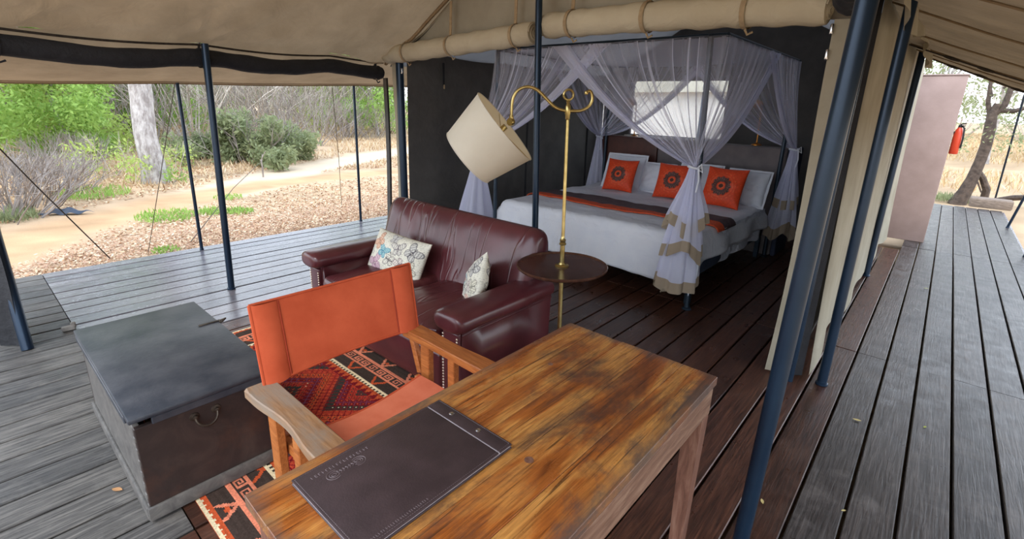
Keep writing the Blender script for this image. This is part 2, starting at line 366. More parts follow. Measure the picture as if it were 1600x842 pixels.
# ================================================================ TENT SHELL
def xe(Y): return -4.5 - .16*(min(Y, 3.6)-.35)
def ze(Y): return 2.01 + .026*(min(Y, 3.6)-.35) + .025*abs(math.sin(PI*(Y-1.5)/1.25))*-1 + .012
def zv(Y): return 1.705 + .038*Y - .012*abs(math.sin(PI*(Y-1.6)/2.1))
RX, RZ = -2.65, 3.42
EX = -.36
def zer(Y): return 2.27 + .02*math.sin(Y*2.1)
def zroof(X, Y):
    e = xe(Y)
    if X < e:
        t = (X+6.05)/(e+6.05); z = lerp(zv(Y), ze(Y), t) - .03*math.sin(PI*max(0, min(1, t)))
    elif X < RX:
        t = (X-e)/(RX-e); z = lerp(ze(Y), RZ, t) - .26*t*(1-t)
        for py in (.35, 1.5, 3.1):
            dx, dy = X-e, Y-py; d = math.hypot(dx, dy)
            if d > .02: z += .034*math.sin(13*math.atan2(dy, dx)+py)*math.exp(-d/.6)*min(1, d/.15)
    else:
        t = (X-RX)/(EX-RX); z = lerp(RZ, zer(Y), t) - .24*t*(1-t)
    return z
def build_tent():
    def span(x0, x1, y0, y1, nu, nv, dz=0):
        m = MB()
        def f(u, v):
            Y = lerp(y0, y1, v); a = x0(Y) if callable(x0) else x0; b = x1(Y) if callable(x1) else x1
            X = lerp(a, b, u); return (X, Y, zroof(X, Y)+dz)
        m.grid(f, nu, nv); return m
    c = span(xe, RX, -.45, 3.7, 26, 70); b = span(-6.05, xe, -.45, 8.2, 8, 60); d = span(RX, EX, -.45, 3.7, 16, 30)
    roof = struct(c, 'ceiling', MT['canvas']); 
    struct(d, 'roof_slope', MT['canvas'], roof); struct(b, 'eave_flap', MT['canvas'], roof)
    h = MB(); h.tube([(-6.05, y, zv(y)-.004) for y in np.linspace(-.45, 8.2, 40)], .009, 6); h.tube([(-5.93, y, zroof(-5.93, y)-.008) for y in np.linspace(-.45, 8.2, 40)], .004, 5)
    h.build('eave_hem', MT['canvas'], roof)
    p = MB(); p.tube([(xe(y), y, ze(y)-.008) for y in np.linspace(-.45, 3.45, 50)], .009, 6); p.build('eave_cord', MT['cord'], roof)
    p = MB(); pts = [(lerp(-4.98, -2.7, t), 3.47, zroof(lerp(-4.98, -2.7, t), 3.47)-.02) for t in np.linspace(0, 1, 20)]
    p.tube(pts, .018, 6); p.build('hip_seam', MT['canvas'], roof)
    # inner ceiling
    m = span(xe, RX, 3.55, 8.2, 24, 30, -.03); k2 = span(RX, -.415, 3.4, 8.2, 20, 30, -.03); m.add(k2.v, k2.f)
    struct(m, 'ceiling.001', MT['canvas_inner'])
    # gable above the rolled doors
    m = MB()
    def g(u, v):
        X = lerp(-4.95, -.45, u); Y = 3.58-.035*u*4; zb = 2.16+.1*u*(1-u)*4*.6; zt = zroof(X, Y)+.01
        return (X, Y + .03*math.sin(X*4.2+v*3)*v*(1-v)*2, lerp(zb, max(zb, zt), v))
    m.grid(g, 60, 10); struct(m, 'wall_front', MT['canvas_grey'])
    # left wall (dark) with its seams
    m = MB(); m.grid(lambda u, v: (-4.75+.02*math.sin(u*9+v*2)-.015*math.sin(v*PI), lerp(3.58, 7.935, u), lerp(.0, 2.17+.03*sm((u-.05)/.1), v)), 40, 14)
    wl = struct(m, 'wall_left', MT['dark_canvas'])
    for y in (5.75, 7.4):
        s = MB(); s.tube([(-4.735, y, .01), (-4.74, y, 1.0), (-4.735, y, 2.12)], .014, 6); s.build('wall_seam', MT['black_canvas'], wl)
    s = MB(); s.box((-4.71, 4.1, 1.98), (.012, .03, .26), .004); s.build('hanging_strap', MT['black_canvas'], wl)
    s = MB(); s.box((-4.70, 4.1, 1.84), (.016, .018, .05), .006, 2); s.build('toggle', MT['webbing'], wl)
    # back wall with window opening
    m = MB(); x0, x1, z0, z1 = -4.2, -2.62, 1.22, 2.12; Y = 7.92
    def quad(a, b, c_, d_): m.add([(a, Y, c_), (b, Y, c_), (b, Y, d_), (a, Y, d_)], [(0, 1, 2, 3)])
    quad(-4.76, x0, 0, 2.35); quad(x1, -.45, 0, 2.35); quad(x0, x1, 0, z0); quad(x0, x1, z1, 2.35)
    m.add([(-4.76, Y, 2.35), (-.45, Y, 2.35), (RX, Y, 3.4)], [(0, 1, 2)])
    struct(m, 'wall_back', MT['dark_canvas'], smooth=False)
    w = MB(); 
    for a, b in (((x0, z0), (x1, z0)), ((x0, z1), (x1, z1)), ((x0, z0), (x0, z1)), ((x1, z0), (x1, z1))):
        w.beam((a[0], Y-.02, a[1]), (b[0], Y-.02, b[1]), .04, .05, .006, (0, 1, 0))
    win = struct(w, 'window_1', MT['head_grey'], smooth=False)
    s = MB(); s.box((lerp(x0, x1, .5), Y-.06, z0-.015), (x1-x0+.1, .12, .035), .006); s.build('window_sill', MT['label_white'], win)
    k = NT('clear_window_sheet'); tr = k.n('ShaderNodeBsdfTransparent'); gl = k.n('ShaderNodeBsdfGlossy'); gl.inputs['Roughness'].default_value = .15
    mx = k.n('ShaderNodeMixShader'); mx.inputs[0].default_value = .06; k.l(tr.outputs[0], mx.inputs[1]); k.l(gl.outputs[0], mx.inputs[2]); k.l(mx.outputs[0], k.out.inputs[0])
    s = MB(); s.box((lerp(x0, x1, .5), Y, lerp(z0, z1, .5)), (x1-x0, .004, z1-z0)); s.build('window_pane', k.m, win, False)
    # right wall : dark lining inside, sand canvas outside
    m = MB(); m.grid(lambda u, v: (-.50+.01*math.sin(u*15), lerp(3.34, 7.9, u), lerp(0.0, 2.3, v)), 20, 6); wr = struct(m, 'wall_right', MT['dark_canvas'])
    m = MB()
    def ext(u, v):
        Yq = lerp(3.42, 8.25, u); low = (1-v)**3
        return (-.405+.012*math.sin(u*26)*(1-v)+low*(.02+.02*math.sin(u*19+1)), Yq, lerp(.02+.03*abs(math.sin(u*23)), 2.3, v))
    m.grid(ext, 80, 14); m.build('outer_canvas', MT['canvas_grey'], wr)
    # front right door edge : a sand strip and its dark zip flap
    m = MB(); m.grid(lambda u, v: (lerp(-.585, -.49, u)+.012*math.sin(v*5)-.02*(1-v)*(1-v), 3.31+.03*u, lerp(.015, 2.15, v)), 4, 16); m.build('door_edge', MT['canvas_grey'], wr)
    m = MB(); m.grid(lambda u, v: (lerp(-.49, -.405, u), 3.335+.075*u, lerp(.01, 2.26, v)), 3, 10); m.build('zip_flap', MT['black_canvas'], wr)
    m = MB(); m.tube([(-.447, 3.36, .01), (-.447, 3.36, 2.25)], .006, 6); m.build('door_piping', MT['canvas_grey'], wr)
    for z in (2.1, 1.97):
        s = MB(); s.box((-.60, 3.3, z), (.018, .02, .055), .006, 2); s.build('toggle', MT['rivet'], wr)
    # sand strip + dark strip at the left door edge
    m = MB(); m.grid(lambda u, v: (lerp(-4.97, -4.89, u), 3.56+.02*math.sin(v*4), lerp(.01, 2.1, v)), 3, 12); m.build('door_edge', MT['canvas_grey'], wl)
    for z in (1.98,):
        s = MB(); s.box((-4.72, 3.5, z), (.02, .02, .06), .006, 2); s.build('toggle', MT['rivet'], wl)
build_tent()

def cpole(name, label, a, b, r, group=None, plate=True, cat='pole', mat='pole'):
    t = thing(name, label, cat, (a[0], a[1], a[2]), 0, group)
    m = MB(); m.tube([a, V3(a, b, .5), b], r, 14); m.build('shaft', MT[mat], t)
    if plate:
        m = MB(); m.lathe([(r*1.25, 0), (r*1.25, .012), (r*1.02, .018)], 14, Matrix.Translation(a)); m.build('foot', MT[mat], t)
    return t
cpole('tent_pole', 'thick dark blue steel pole nearest the camera, leaning beside the table on the right', (-.285, 1.72, 0), (-.232, 1.70, 2.34), .028)
cpole('tent_pole', 'dark blue pole against the sand canvas wall, second from the camera on the right', (-.29, 3.40, 0), (-.288, 3.42, 2.32), .028)
cpole('tent_pole', 'dark pole farthest down the right canvas wall, just before the pink wall', (-.37, 6.28, 0), (-.355, 6.3, 2.28), .03)
cpole('tent_pole', 'slim black ridge pole rising behind the leather sofa to the roof', (-2.565, 3.3, 0), (-2.68, 3.3, 3.36), .028)
cpole('tent_pole', 'black pole on the left boards under the rolled black side blind', (-4.54, 1.44, 0), (-4.57, 1.5, 2.045), .027)
cpole('tent_pole', 'dark blue jamb pole at the left edge of the bedroom opening', (-4.78, 3.53, 0), (-4.80, 3.53, 2.14), .045, plate=False)
cpole('tent_pole', 'black jamb pole right of the bedroom opening beside the sand canvas strip', (-.455, 3.3, 0), (-.43, 3.28, 2.26), .022, plate=False)
cpole('awning_pole', 'thin black pole on the left deck edge, next right of the grey tree trunk', (-6.0, 1.66, 0), (-6.045, 1.68, 1.775), .017)
cpole('awning_pole', 'thin black pole on the left deck edge nearest the bedroom opening', (-6.06, 3.70, 0), (-6.06, 3.71, 1.84), .017)
cpole('awning_pole', 'thin black pole at the right deck edge nearest the frame corner', (1.03, 8.75, 0), (1.09, 8.6, 1.72), .018)
cpole('awning_pole', 'thin black pole on the right deck edge beside the weathered log', (1.0, 11.0, 0), (1.22, 10.6, 1.75), .018)
cpole('awning_pole', 'slender black pole standing on bare ground past the log at right', (1.08, 15.6, -.15), (.93, 14.0, 2.15), .018, plate=False)

def blind(name, label, pts, r, mat, straps, strapmat, cat='blind', group=None, squash=.85, strapw=.03, up=.3):
    c = pts[len(pts)//2]; t = thing(name, label, cat, c)
    m = MB(); n = 60; P = []
    # resample
    for i in range(n+1):
        s = i/n*(len(pts)-1); k = min(int(s), len(pts)-2); P.append(V3(pts[k], pts[k+1], s-k))
    R = [r*(1+.10*nz(i*.35, 3.1)+.05*math.sin(i*.9)) for i in range(n+1)]
    m.tube(P, R, 14, True, 1.0); m.build('roll', mat, t)
    for e, k in ((0, 1), (n, -1)):
        m = MB(); ax = (P[min(n, e+1)]-P[max(0, e-1)]).normalized()
        u = ax.cross(Vector((0, 0, 1))).normalized(); w = ax.cross(u)
        sp = [P[e] + ax*(-.004*k) + (u*math.cos(a)+w*math.sin(a))*(r*.85*a/(6*PI)) for a in np.linspace(.5, 6*PI, 50)]
        m.tube(sp, .006, 4); m.build('roll_edge', mat, t)
    for s in straps:
        q = s*n; i = int(min(q, n-1)); p = P[i]; ax = (P[i+1]-P[i]).normalized()
        u = Vector((0, 0, 1)) - ax*ax.z; u.normalize(); v = ax.cross(u)
        m = MB(); rr = R[i]*1.06+.004; ring = []
        for a in np.linspace(0, 2*PI, 25):
            ring.append(p + (u*math.cos(a)+v*math.sin(a))*rr)
        vs = []; fs = []
        for q in ring: vs += [q-ax*strapw/2, q+ax*strapw/2]
        for j in range(24): fs.append((2*j, 2*j+1, 2*j+3, 2*j+2))
        m.add(vs, fs)
        if up:
            top = p + u*rr
            m.beam(top+Vector((0, -.01, -.02)), top+Vector((random.uniform(-.02, .02), .0, up)), strapw, .006, 0, (0, 1, 0))
            m.tube([p-u*rr, p-u*(rr+.03)+ax*.02, p-u*(rr+.015)+ax*.05], .007, 5)
        m.build('strap', strapmat, t)
    return t
blind('rolled_door', 'rolled sand canvas door tied above the sofa, left of the ridge pole', [(-4.93, 3.47, 2.15), (-4.4, 3.46, 2.165), (-3.6, 3.44, 2.2), (-2.78, 3.42, 2.235)], .092, MT['canvas_roll'], [.24, .57, .92], MT['webbing'])
blind('rolled_door', 'rolled sand canvas door tied above the bed opening, right of the ridge pole', [(-2.63, 3.40, 2.275), (-1.9, 3.36, 2.265), (-1.2, 3.33, 2.245), (-.63, 3.30, 2.215)], .095, MT['canvas_roll'], [.13, .42, .76], MT['webbing'])
blind('rolled_blind', 'long black rolled side blind slung under the left canvas eave', [(xe(y)-.02, y, ze(y)-.10-.02*math.sin((y-.35)*2.6)**2) for y in np.linspace(-.4, 3.42, 18)], .068, MT['black_canvas'], [.19, .50, .985], MT['black_canvas'], strapw=.045, up=.1)
blind('rolled_blind', 'short black rolled side blind bunched at the top right above the thick pole', [(-.37, 2.1, 2.28), (-.42, 2.6, 2.27), (-.50, 3.19, 2.235)], .10, MT['black_canvas'], [.5], MT['black_canvas'], up=.06)

# dark strip of side wall hanging by the left jamb, and tied flap at the lower left corner
m = MB(); m.grid(lambda u, v: (lerp(-5.50, -5.40, u)+.03*v, 3.76-.02*u+.02*math.sin(v*3), lerp(.01, 1.93, v)), 4, 14)
m.grid(lambda u, v: (lerp(-5.50, -5.40, u)+.03*v, 3.785-.02*u+.02*math.sin(v*3), lerp(.01, 1.93, v)), 4, 14)
tag(m.build('canvas_strip', MT['dark_canvas'], None, True, (-5.45, 3.77, 0)), 'narrow dark canvas strip hanging by the left jamb of the bedroom', 'canvas flap')
t = thing('tied_flap', 'dark and sand canvas flap drawn down around a pole at the lower left corner', 'canvas flap', (-4.36, .09, 0))
m = MB(); m.tube([(-4.30, .10, .0), (-4.42, .1, .4), (-4.60, .1, .75), (-4.62, .12, 1.95)], .032, 10); m.build('shaft', MT['pole'], t)
m = MB(); m.grid(lambda u, v: (lerp(-4.33, -4.46, u)*(1)-.28*min(1, 2.6*v*v)*(1-.0*v), lerp(.075, .0, u)+.02*math.sin(v*6+u*4), lerp(.01, 1.93, v)), 6, 20); m.build('dark_flap', MT['black_canvas'], t)
m = MB(); m.grid(lambda u, v: (lerp(-4.47, lerp(-4.95, -4.60, sm(v)), u)-.28*min(1, 2.6*v*v), lerp(-.0, -.05, u)+.03*math.sin(v*5+u*9)*(1-.6*v), lerp(.01, 1.93, v)), 12, 20); m.build('sand_flap', MT['canvas_grey'], t)

# right-hand awning
def build_awning():
    t = thing('canvas_awning', 'sagging sand canvas awning stretched over the right-hand deck', 'awning', (.3, 4, 2.0))
    def f(u, v):
        Y = lerp(-.4, 6.75+.35*u, v); X = lerp(-.43, 1.35, u); z = lerp(zer(Y)+.01, 1.62, u) - .10*u*(1-u)
        z += .010*math.sin(Y*7+u*2)*u*(1-u)*4*.7 + .006*math.sin(Y*31+u*7+2*math.sin(Y*3))*(.25+u)
        return (X, Y, z)
    m = MB(); m.grid(f, 30, 260); m.build('sheet', MT['canvas_awning'], t)
    for v0 in (.30, .44, .58, .71, .83, .93):
        m = MB(); m.tube([Vector(f(u, v0))+Vector((0, 0, -.006)) for u in np.linspace(0, 1, 24)], .006, 5); m.build('seam', MT['canvas_awning'], t)
    m = MB(); m.tube([Vector(f(u, 1))+Vector((0, 0, -.004)) for u in np.linspace(0, 1, 30)], .012, 6); m.build('hem', MT['canvas_awning'], t)
    def cordf(v1, u0=0.02, u1=1, dz=-.03):
        m = MB(); m.tube([Vector(f(u, v1))+Vector((0, 0, dz)) for u in np.linspace(u0, u1, 24)], .006, 6)
        for u in (.18, .30, .46): 
            p = Vector(f(u, v1))+Vector((0, 0, dz)); m.tube([p+Vector((-.05, 0, .02)), p, p+Vector((.05, 0, -.02))], [.009, .014, .009], 6)
        m.build('tension_cord', MT['cord'], t)
    cordf(.79); cordf(.965)
    # short valance hanging from the eave between the poles
    m = MB()
    m.grid(lambda u, v: (EX+.06+.02*math.sin(u*34)+.03*v, lerp(2.9, 6.25, u), zer(0)+.02-v*(.16+.05*math.sin(u*9))), 50, 5); m.build('valance', MT['canvas_grey'], t)
build_awning()

# ================================================================ GREAT OUTDOORS : ground
def seg_d(px, py, pts):
    d = 1e9
    for (ax, ay), (bx, by) in zip(pts, pts[1:]):
        vx, vy = bx-ax, by-ay; t = max(0, min(1, ((px-ax)*vx+(py-ay)*vy)/(vx*vx+vy*vy))); d = min(d, math.hypot(px-ax-t*vx, py-ay-t*vy))
    return d
PATH = [(-5.5, -2.6), (-7.6, -.3), (-8.9, .75), (-10.2, 2.4), (-11.3, 4.6), (-11.2, 7.2), (-10.5, 12), (-9, 20)]
PATH2 = [(-10.8, 3.6), (-13, 6.2), (-14.6, 9.6), (-16, 14)]
def build_ground():
    xs = list(np.linspace(-90, -20, 22)) + list(np.linspace(-19.6, -5.6, 90)) + list(np.linspace(-5, 6, 34)) + list(np.linspace(8, 60, 14))
    ys = list(np.linspace(-40, -5, 10)) + list(np.linspace(-4.4, 12, 92)) + list(np.linspace(12.6, 26, 30)) + list(np.linspace(28, 120, 20))
    sand, pale, straw, litter, gold = [np.array(lin(c)) for c in ((188, 152, 116), (204, 182, 156), (188, 160, 130), (190, 158, 132), (176, 150, 120))]
    vs = []; cs = []
    for y in ys:
        for x in xs:
            n1 = nz(x, y, 0, .35); n2 = nz(x, y, 5, 1.3); n3 = nz(x, y, 9, 4.2)
            far = max(0, math.hypot(x, y)-14)
            z = -.17 + .03*n1 + .02*n2 + .012*far
            d = seg_d(x, y, PATH) + .25*n2; d2 = seg_d(x, y, PATH2) + .25*n2
            col = straw*(1+.25*n2+.18*n3)
            if x > -3: col = gold*(1+.2*n2+.2*n3)
            near = sm((9.2+x)/2.2)*(1 if x < -3 else 0) if x > -9.2 else 0
            col = col*(1-near)+litter*(1+.3*n3)*near
            w = sm(1-(d-.28)/.5); w2 = sm(1-(d2-.5)/.5)
            col = col*(1-w2)+pale*(1+.12*n3)*w2
            col = col*(1-w)+sand*(1+.22*n3+.2*n2)*w
            z -= .03*max(w, w2)
            vs.append((x, y, z)); cs.append(tuple(np.clip(col, .01, 1)))
    nx = len(xs); fs = [(j*nx+i, j*nx+i+1, (j+1)*nx+i+1, (j+1)*nx+i) for j in range(len(ys)-1) for i in range(nx-1)]
    m = MB(); m.v = vs; m.f = fs; m.c = cs
    o = struct(m, 'ground', attr_mat('sandy_bushveld_ground', .95, .5, 18, .1))
build_ground()
def gz(x, y):
    far = max(0, math.hypot(x, y)-14); return -.17 + .03*nz(x, y, 0, .35) + .02*nz(x, y, 5, 1.3) + .012*far

def np_quads(P, T, B, w, l):
    """leaf quads centred on P with tangent T, side B"""
    n = len(P); V = np.empty((n, 4, 3)); w = w[:, None]; l = l[:, None]
    V[:, 0] = P - T*l; V[:, 1] = P + B*w; V[:, 2] = P + T*l; V[:, 3] = P - B*w
    return V.reshape(-1, 3)
def quad_mesh(name, V, mat, cols=None):
    n = len(V)//4; me = bpy.data.meshes.new(name); me.vertices.add(n*4); me.vertices.foreach_set('co', V.astype(np.float32).ravel())
    me.loops.add(n*4); me.loops.foreach_set('vertex_index', np.arange(n*4, dtype=np.int32)); me.polygons.add(n)
    me.polygons.foreach_set('loop_start', np.arange(0, n*4, 4, dtype=np.int32)); me.update(calc_edges=True)
    if cols is not None:
        at = me.attributes.new('Col', 'FLOAT_COLOR', 'POINT'); c = np.repeat(np.c_[cols, np.ones(n)], 4, axis=0); at.data.foreach_set('color', c.astype(np.float32).ravel())
    me.materials.append(mat); return me
RNG = np.random.default_rng(11)
def rdir(n):
    v = RNG.normal(size=(n, 3)); return v/np.linalg.norm(v, axis=1, keepdims=True)
def leaves(name, blobs, n, size, mat, parent, shell=.55, flat=1.0):
    tot = sum(b[3]**2 for b in blobs); Ps = []
    for (x, y, z, r) in blobs:
        k = max(1, int(n*r*r/tot)); d = rdir(k); rad = r*(shell+(1-shell)*RNG.random(k)**.6)[:, None]
        q = d*rad; q[:, 2] *= flat; Ps.append(q+np.array((x, y, z)))
    P = np.concatenate(Ps); P[:, 2] = np.maximum(P[:, 2], .04); k = len(P); T = rdir(k); B = np.cross(T, rdir(k)); B /= np.linalg.norm(B, axis=1, keepdims=True)+1e-9
    s = size*(.6+.8*RNG.random(k)); me = quad_mesh(name, np_quads(P, T, B, s*.42, s), mat)
    o = bpy.data.objects.new(name, me); COL.objects.link(o); o.parent = parent; return o
def grow(mb, p, d, L, r, depth, spread=.6, rate=.7, kids=3, up=.1, tips=None, n=5):
    p = Vector(p); d = Vector(d).normalized(); pts = [p]; q = p
    for i in range(3):
        d = (d + Vector((random.uniform(-1, 1), random.uniform(-1, 1), random.uniform(-1, 1)))*.18 + Vector((0, 0, up*.3))).normalized(); q = q + d*L/3; pts.append(q)
    mb.tube(pts, [r, r*.88, r*.76, r*.62], n, False)
    if depth <= 0:
        if tips is not None: tips.append(q)
        return
    for k in range(kids):
        b = pts[random.choice((2, 3, 3))] if k else pts[3]
        e = (d + Vector((random.uniform(-1, 1), random.uniform(-1, 1), random.uniform(-.6, 1)))*spread + Vector((0, 0, up))).normalized()
        grow(mb, b, e, L*rate*random.uniform(.8, 1.15), r*.58, depth-1, spread, rate, kids, up, tips, max(3, n-1))

def leafy_tree(name, label, loc, leafmat, h=4.2, cr=1.6, n=5200, group=None, leaf=.085):
    t = thing(name, label, 'tree', loc, 0, group); m = MB(); tips = []
    grow(m, (0, 0, 0), (random.uniform(-.15, .15), random.uniform(-.15, .15), 1), h*.38, .07*h/4, 3, .75, .72, 3, .18, tips, 6)
    M_ = Matrix.Translation(loc); m.v = [tuple(M_ @ Vector(v)) for v in m.v]; m.build('trunk', MT['bark_grey'], t)
    random.shuffle(tips); bl = [(p.x, p.y, p.z, cr*random.uniform(.22, .38)) for p in tips[:14]]
    for _ in range(26):
        zq = random.uniform(.10, 1.0); aq = random.uniform(0, 2*PI); rq = cr*(1.05*math.sin(PI*min(1, .18+.80*zq)))*random.random()**.5; bl.append((math.cos(aq)*rq, math.sin(aq)*rq, h*zq, cr*random.uniform(.2, .36)))
    leaves('foliage', bl, n, leaf, leafmat, t, .1); return t
def twig_bush(name, label, loc, mat, h=1.6, w=1.4, n=110, group=None, cat='bush', leafmat=None, ln=0, r=.012):
    t = thing(name, label, cat, loc, 0, group); m = MB(); tips = []
    for i in range(n//6):
        a = random.uniform(0, 2*PI); k = random.random()**.5
        grow(m, (math.cos(a)*w*.22*k, math.sin(a)*w*.22*k, 0), (math.cos(a)*.9*k, math.sin(a)*.9*k, .9), h*.45, r, 2, .7, .7, 3, .05, tips, 4)
    M_ = Matrix.Translation(loc); m.v = [tuple(M_ @ Vector((v[0], v[1], max(0, v[2])))) for v in m.v]; m.build('branches', mat, t)
    if leafmat:
        bl = [(p.x, p.y, max(.12, p.z*random.uniform(.15, .9)), .20*h) for p in random.sample(tips, min(len(tips), 70))]; leaves('foliage', bl, ln, .045*h**.5, leafmat, t, .2)
    return t
def P(dirx, diry, d):
    l = math.hypot(dirx, diry); x, y = dirx/l*d, diry/l*d; return (x, y, gz(x, y)-.02)
DIRS = [(0, -1, .02), (150, -.99, .13), (300, -.963, .27), (450, -.91, .42), (600, -.827, .56)]
def D(px, d):          # a bearing west of the deck, and a distance
    for a, b in zip(DIRS, DIRS[1:]):
        if px <= b[0] or b is DIRS[-1]:
            t = (px-a[0])/(b[0]-a[0]); return P(lerp(a[1], b[1], t), lerp(a[2], b[2], t), d)

A1 = leafy_tree('leafy_tree', 'tall bright green tree at far left behind the grey dead brush', D(25, 17), MT['leaf_green'], 4.6, 2.2, 22000, None, .062)
A2 = leafy_tree('leafy_tree', 'lime green tree left of the pale grey trunk, midway to it', D(110, 20), MT['leaf_lime'], 5.0, 2.3, 22000, None, .062)
A3 = leafy_tree('leafy_tree', 'low rounded dark green tree whose pale forked stem stands clear', D(150, 18.5), MT['leaf_green'], 3.0, 1.3, 12000, None, .055)
dup(A1, D(65, 25), 1.9, 'green tree filling the gap behind the lime tree at far left', 1.2)
dup(A2, D(205, 27), 2.6, 'yellow-green tree seen close left of the pale grey trunk', 1.1)
dup(A1, D(272, 25), 4.1, 'small green tree just right of the pale grey trunk', .7)
dup(A2, D(545, 29), .8, 'yellow-green tree behind the thin pole nearest the bedroom', 1.15)
dup(A1, D(595, 26), 3.3, 'green tree seen beside the left jamb of the bedroom', .95)
dup(A2, D(500, 34), 5.2, 'yellow-green tree rising behind the brown thicket', 1.1)
G = 'distant trees at the back of the clearing'
for i, (px, d) in enumerate(((0, 32), (50, 36), (100, 33), (150, 38), (190, 36), (240, 38), (290, 40), (350, 46), (420, 48), (470, 44), (520, 42), (570, 40), (20, 27), (80, 29), (125, 26), (175, 29), (320, 52), (390, 54), (445, 52), (260, 46), (220, 44))):
    dup((A1, A2)[i % 2], D(px, d), i*1.3, 'hazy tree in the far row that closes off the clearing', random.uniform(1.1, 1.5), G)
B1 = twig_bush('dry_thicket', 'tangled grey dead brush at far left in front of the green trees', D(38, 10.9), MT['twig'], 1.15, 2.6, 300, None, 'thicket')
dup(B1, D(90, 12.2), 2.0, 'grey-brown dead brush beside the slate blue tarp', (.9, .9, .75))
dup(B1, D(2, 9.9), 4.0, 'dead brush cut off by the left frame edge', 1.0)
dup(B1, D(120, 15.5), 1.1, 'thin dry brush below the forked pale stem', .9)
B2 = twig_bush('dry_thicket', 'brown dry thicket right of the olive bush, near the path bend', D(480, 20.5), MT['twig'], 2.4, 2.0, 170, None, 'thicket', r=.016)
B3 = twig_bush('dry_thicket', 'bleached bare thicket rising directly behind the olive bush', D(385, 24), MT['twig_pale'], 3.8, 2.6, 150, None, 'thicket', r=.02)
dup(B3, D(330, 26), 1.2, 'bleached bare thicket behind the black pole on the left boards', 1.0)
dup(B3, D(435, 27), 2.8, 'tall pale bare thicket between the olive bush and the brown thicket', 1.15)
dup(B3, D(300, 32), 4.4, 'pale bare thicket right of the grey trunk', 1.1)
dup(B3, D(180, 24), 5.1, 'pale bare thicket left of the grey trunk', .75)
dup(B2, D(530, 23), .5, 'dry thicket at the right of the brown thicket under green leaves', .8)
dup(B3, D(520, 36), 3.5, 'far bare thicket beyond the brown thicket', 1.3)
dup(B3, D(400, 36), .4, 'far bare thicket above the olive bush', 1.5)
dup(B2, D(585, 24), 2.2, 'low dry thicket near the left jamb of the bedroom', .7)
for i, (px, d) in enumerate(((15, 23), (60, 27), (95, 24), (140, 22), (170, 33), (245, 21), (310, 22), (360, 29), (410, 31), (440, 24), (500, 26), (545, 25), (575, 33), (610, 28), (120, 30), (215, 31), (265, 33), (345, 34), (455, 33), (490, 31), (560, 33))):
    dup((B3, B2)[i % 2], D(px, d), i*2.1, 'bare dry thicket among the distant trees', 1.3, 'dry thickets among the distant trees')
C1 = twig_bush('olive_bush', 'rounded olive green bush beside the path behind the black pole', D(388, 15.9), MT['twig'], 1.2, 2.2, 170, None, 'bush', MT['leaf_olive'], 12000)
C1.scale = (1.35, 1.35, 1.35)
dup(C1, D(330, 17.6), 2.0, 'low olive bush at the left foot of the rounded olive bush', (.7, .7, .7))
dup(C1, D(445, 19), 4.0, 'sparse olive bush at the foot of the brown thicket', (.7, .7, .8))
E1 = twig_bush('sapling', 'young green sapling a little left of the grey trunk', D(187, 14.3), MT['twig_pale'], 1.15, .6, 24, None, 'shrub', MT['leaf_lime'], 420)
dup(E1, D(213, 13.0), 2.0, 'lower green sapling touching the left of the grey trunk', .8)
dup(E1, D(278, 14.6), 4.2, 'green sapling on the right side of the grey trunk', .75)
def build_trunk():
    x, y, z = -12.55, 2.80, -.2
    t = thing('grey_trunk_tree', 'thick straight pale grey tree trunk beside the path', 'tree', (x, y, z))
    m = MB(); n = 16; pts = [(x+.03*math.sin(k*.9), y+.03*math.cos(k*1.1), z+.35*k) for k in range(17)]
    R = [.28, .235, .215, .205] + [.2-.003*k for k in range(13)]
    m.tube(pts, R, 16); 
    for k in range(len(m.v)):
        v = Vector(m.v[k]); s = .018*nz(v.x*5, v.y*5, v.z*1.5); m.v[k] = (v.x+s, v.y+s, v.z)
    m.build('trunk', MT['bark_grey'], t)
    m = MB(); tips = []
    for k in range(5): grow(m, pts[-1-k % 3], (random.uniform(-1, 1), random.uniform(-1, 1), .8), 1.6, .09, 2, .7, .7, 3, .2, tips)
    m.build('branches', MT['bark_grey'], t)
    leaves('foliage', [(p.x-x, p.y-y, p.z-z, .6) for p in tips[:30]], 5000, .09, MT['leaf_green'], t)
    g = twig_bush('sapling', 'leafy green shoots at the foot of the grey trunk', (x+.35, y+.1, z+.02), MT['twig'], .5, .5, 20, None, 'shrub', MT['leaf_green'], 300)
build_trunk()

def grass_tuft(label, x, y, w=.5, h=.14, n=320, mat='leaf_green', group=None):
    t = (x, y, gz(x, y)); P_ = np.zeros((n, 3)); a = RNG.random(n)*2*PI; r = np.sqrt(RNG.random(n))*w; P_[:, 0] = np.cos(a)*r*1.0; P_[:, 1] = np.sin(a)*r*.8
    hh = h*(.5+RNG.random(n)); P_[:, 2] = hh*.5; T = np.c_[RNG.normal(size=(n, 2))*.35, np.ones(n)]; T /= np.linalg.norm(T, axis=1, keepdims=True)
    B = np.cross(T, rdir(n)); B /= np.linalg.norm(B, axis=1, keepdims=True)
    me = quad_mesh('grass_tuft', np_quads(P_, T, B, np.full(n, .012), hh*.5), MT[mat]); o = bpy.data.objects.new('grass_tuft', me); COL.objects.link(o); o.location = t
    return tag(o, label, 'grass', group, 'stuff')
grass_tuft('widest green grass patch, between the deck and the sandy path', -8.85, 2.05, .5, 0.072, 420)
grass_tuft('green grass patch on the near side of the dead brush', -11.8, 1.65, .7, 0.108, 420)
grass_tuft('green grass tuft just right of the thin pole, near the deck', -8.7, 2.65, .28, 0.078, 182)
grass_tuft('green grass tuft seen just past the black pole on the left boards', -8.45, 2.95, .25, 0.072, 168)
grass_tuft('small green tuft at the deck edge by the thin pole foot', -6.75, 1.5, .18, 0.054, 112)
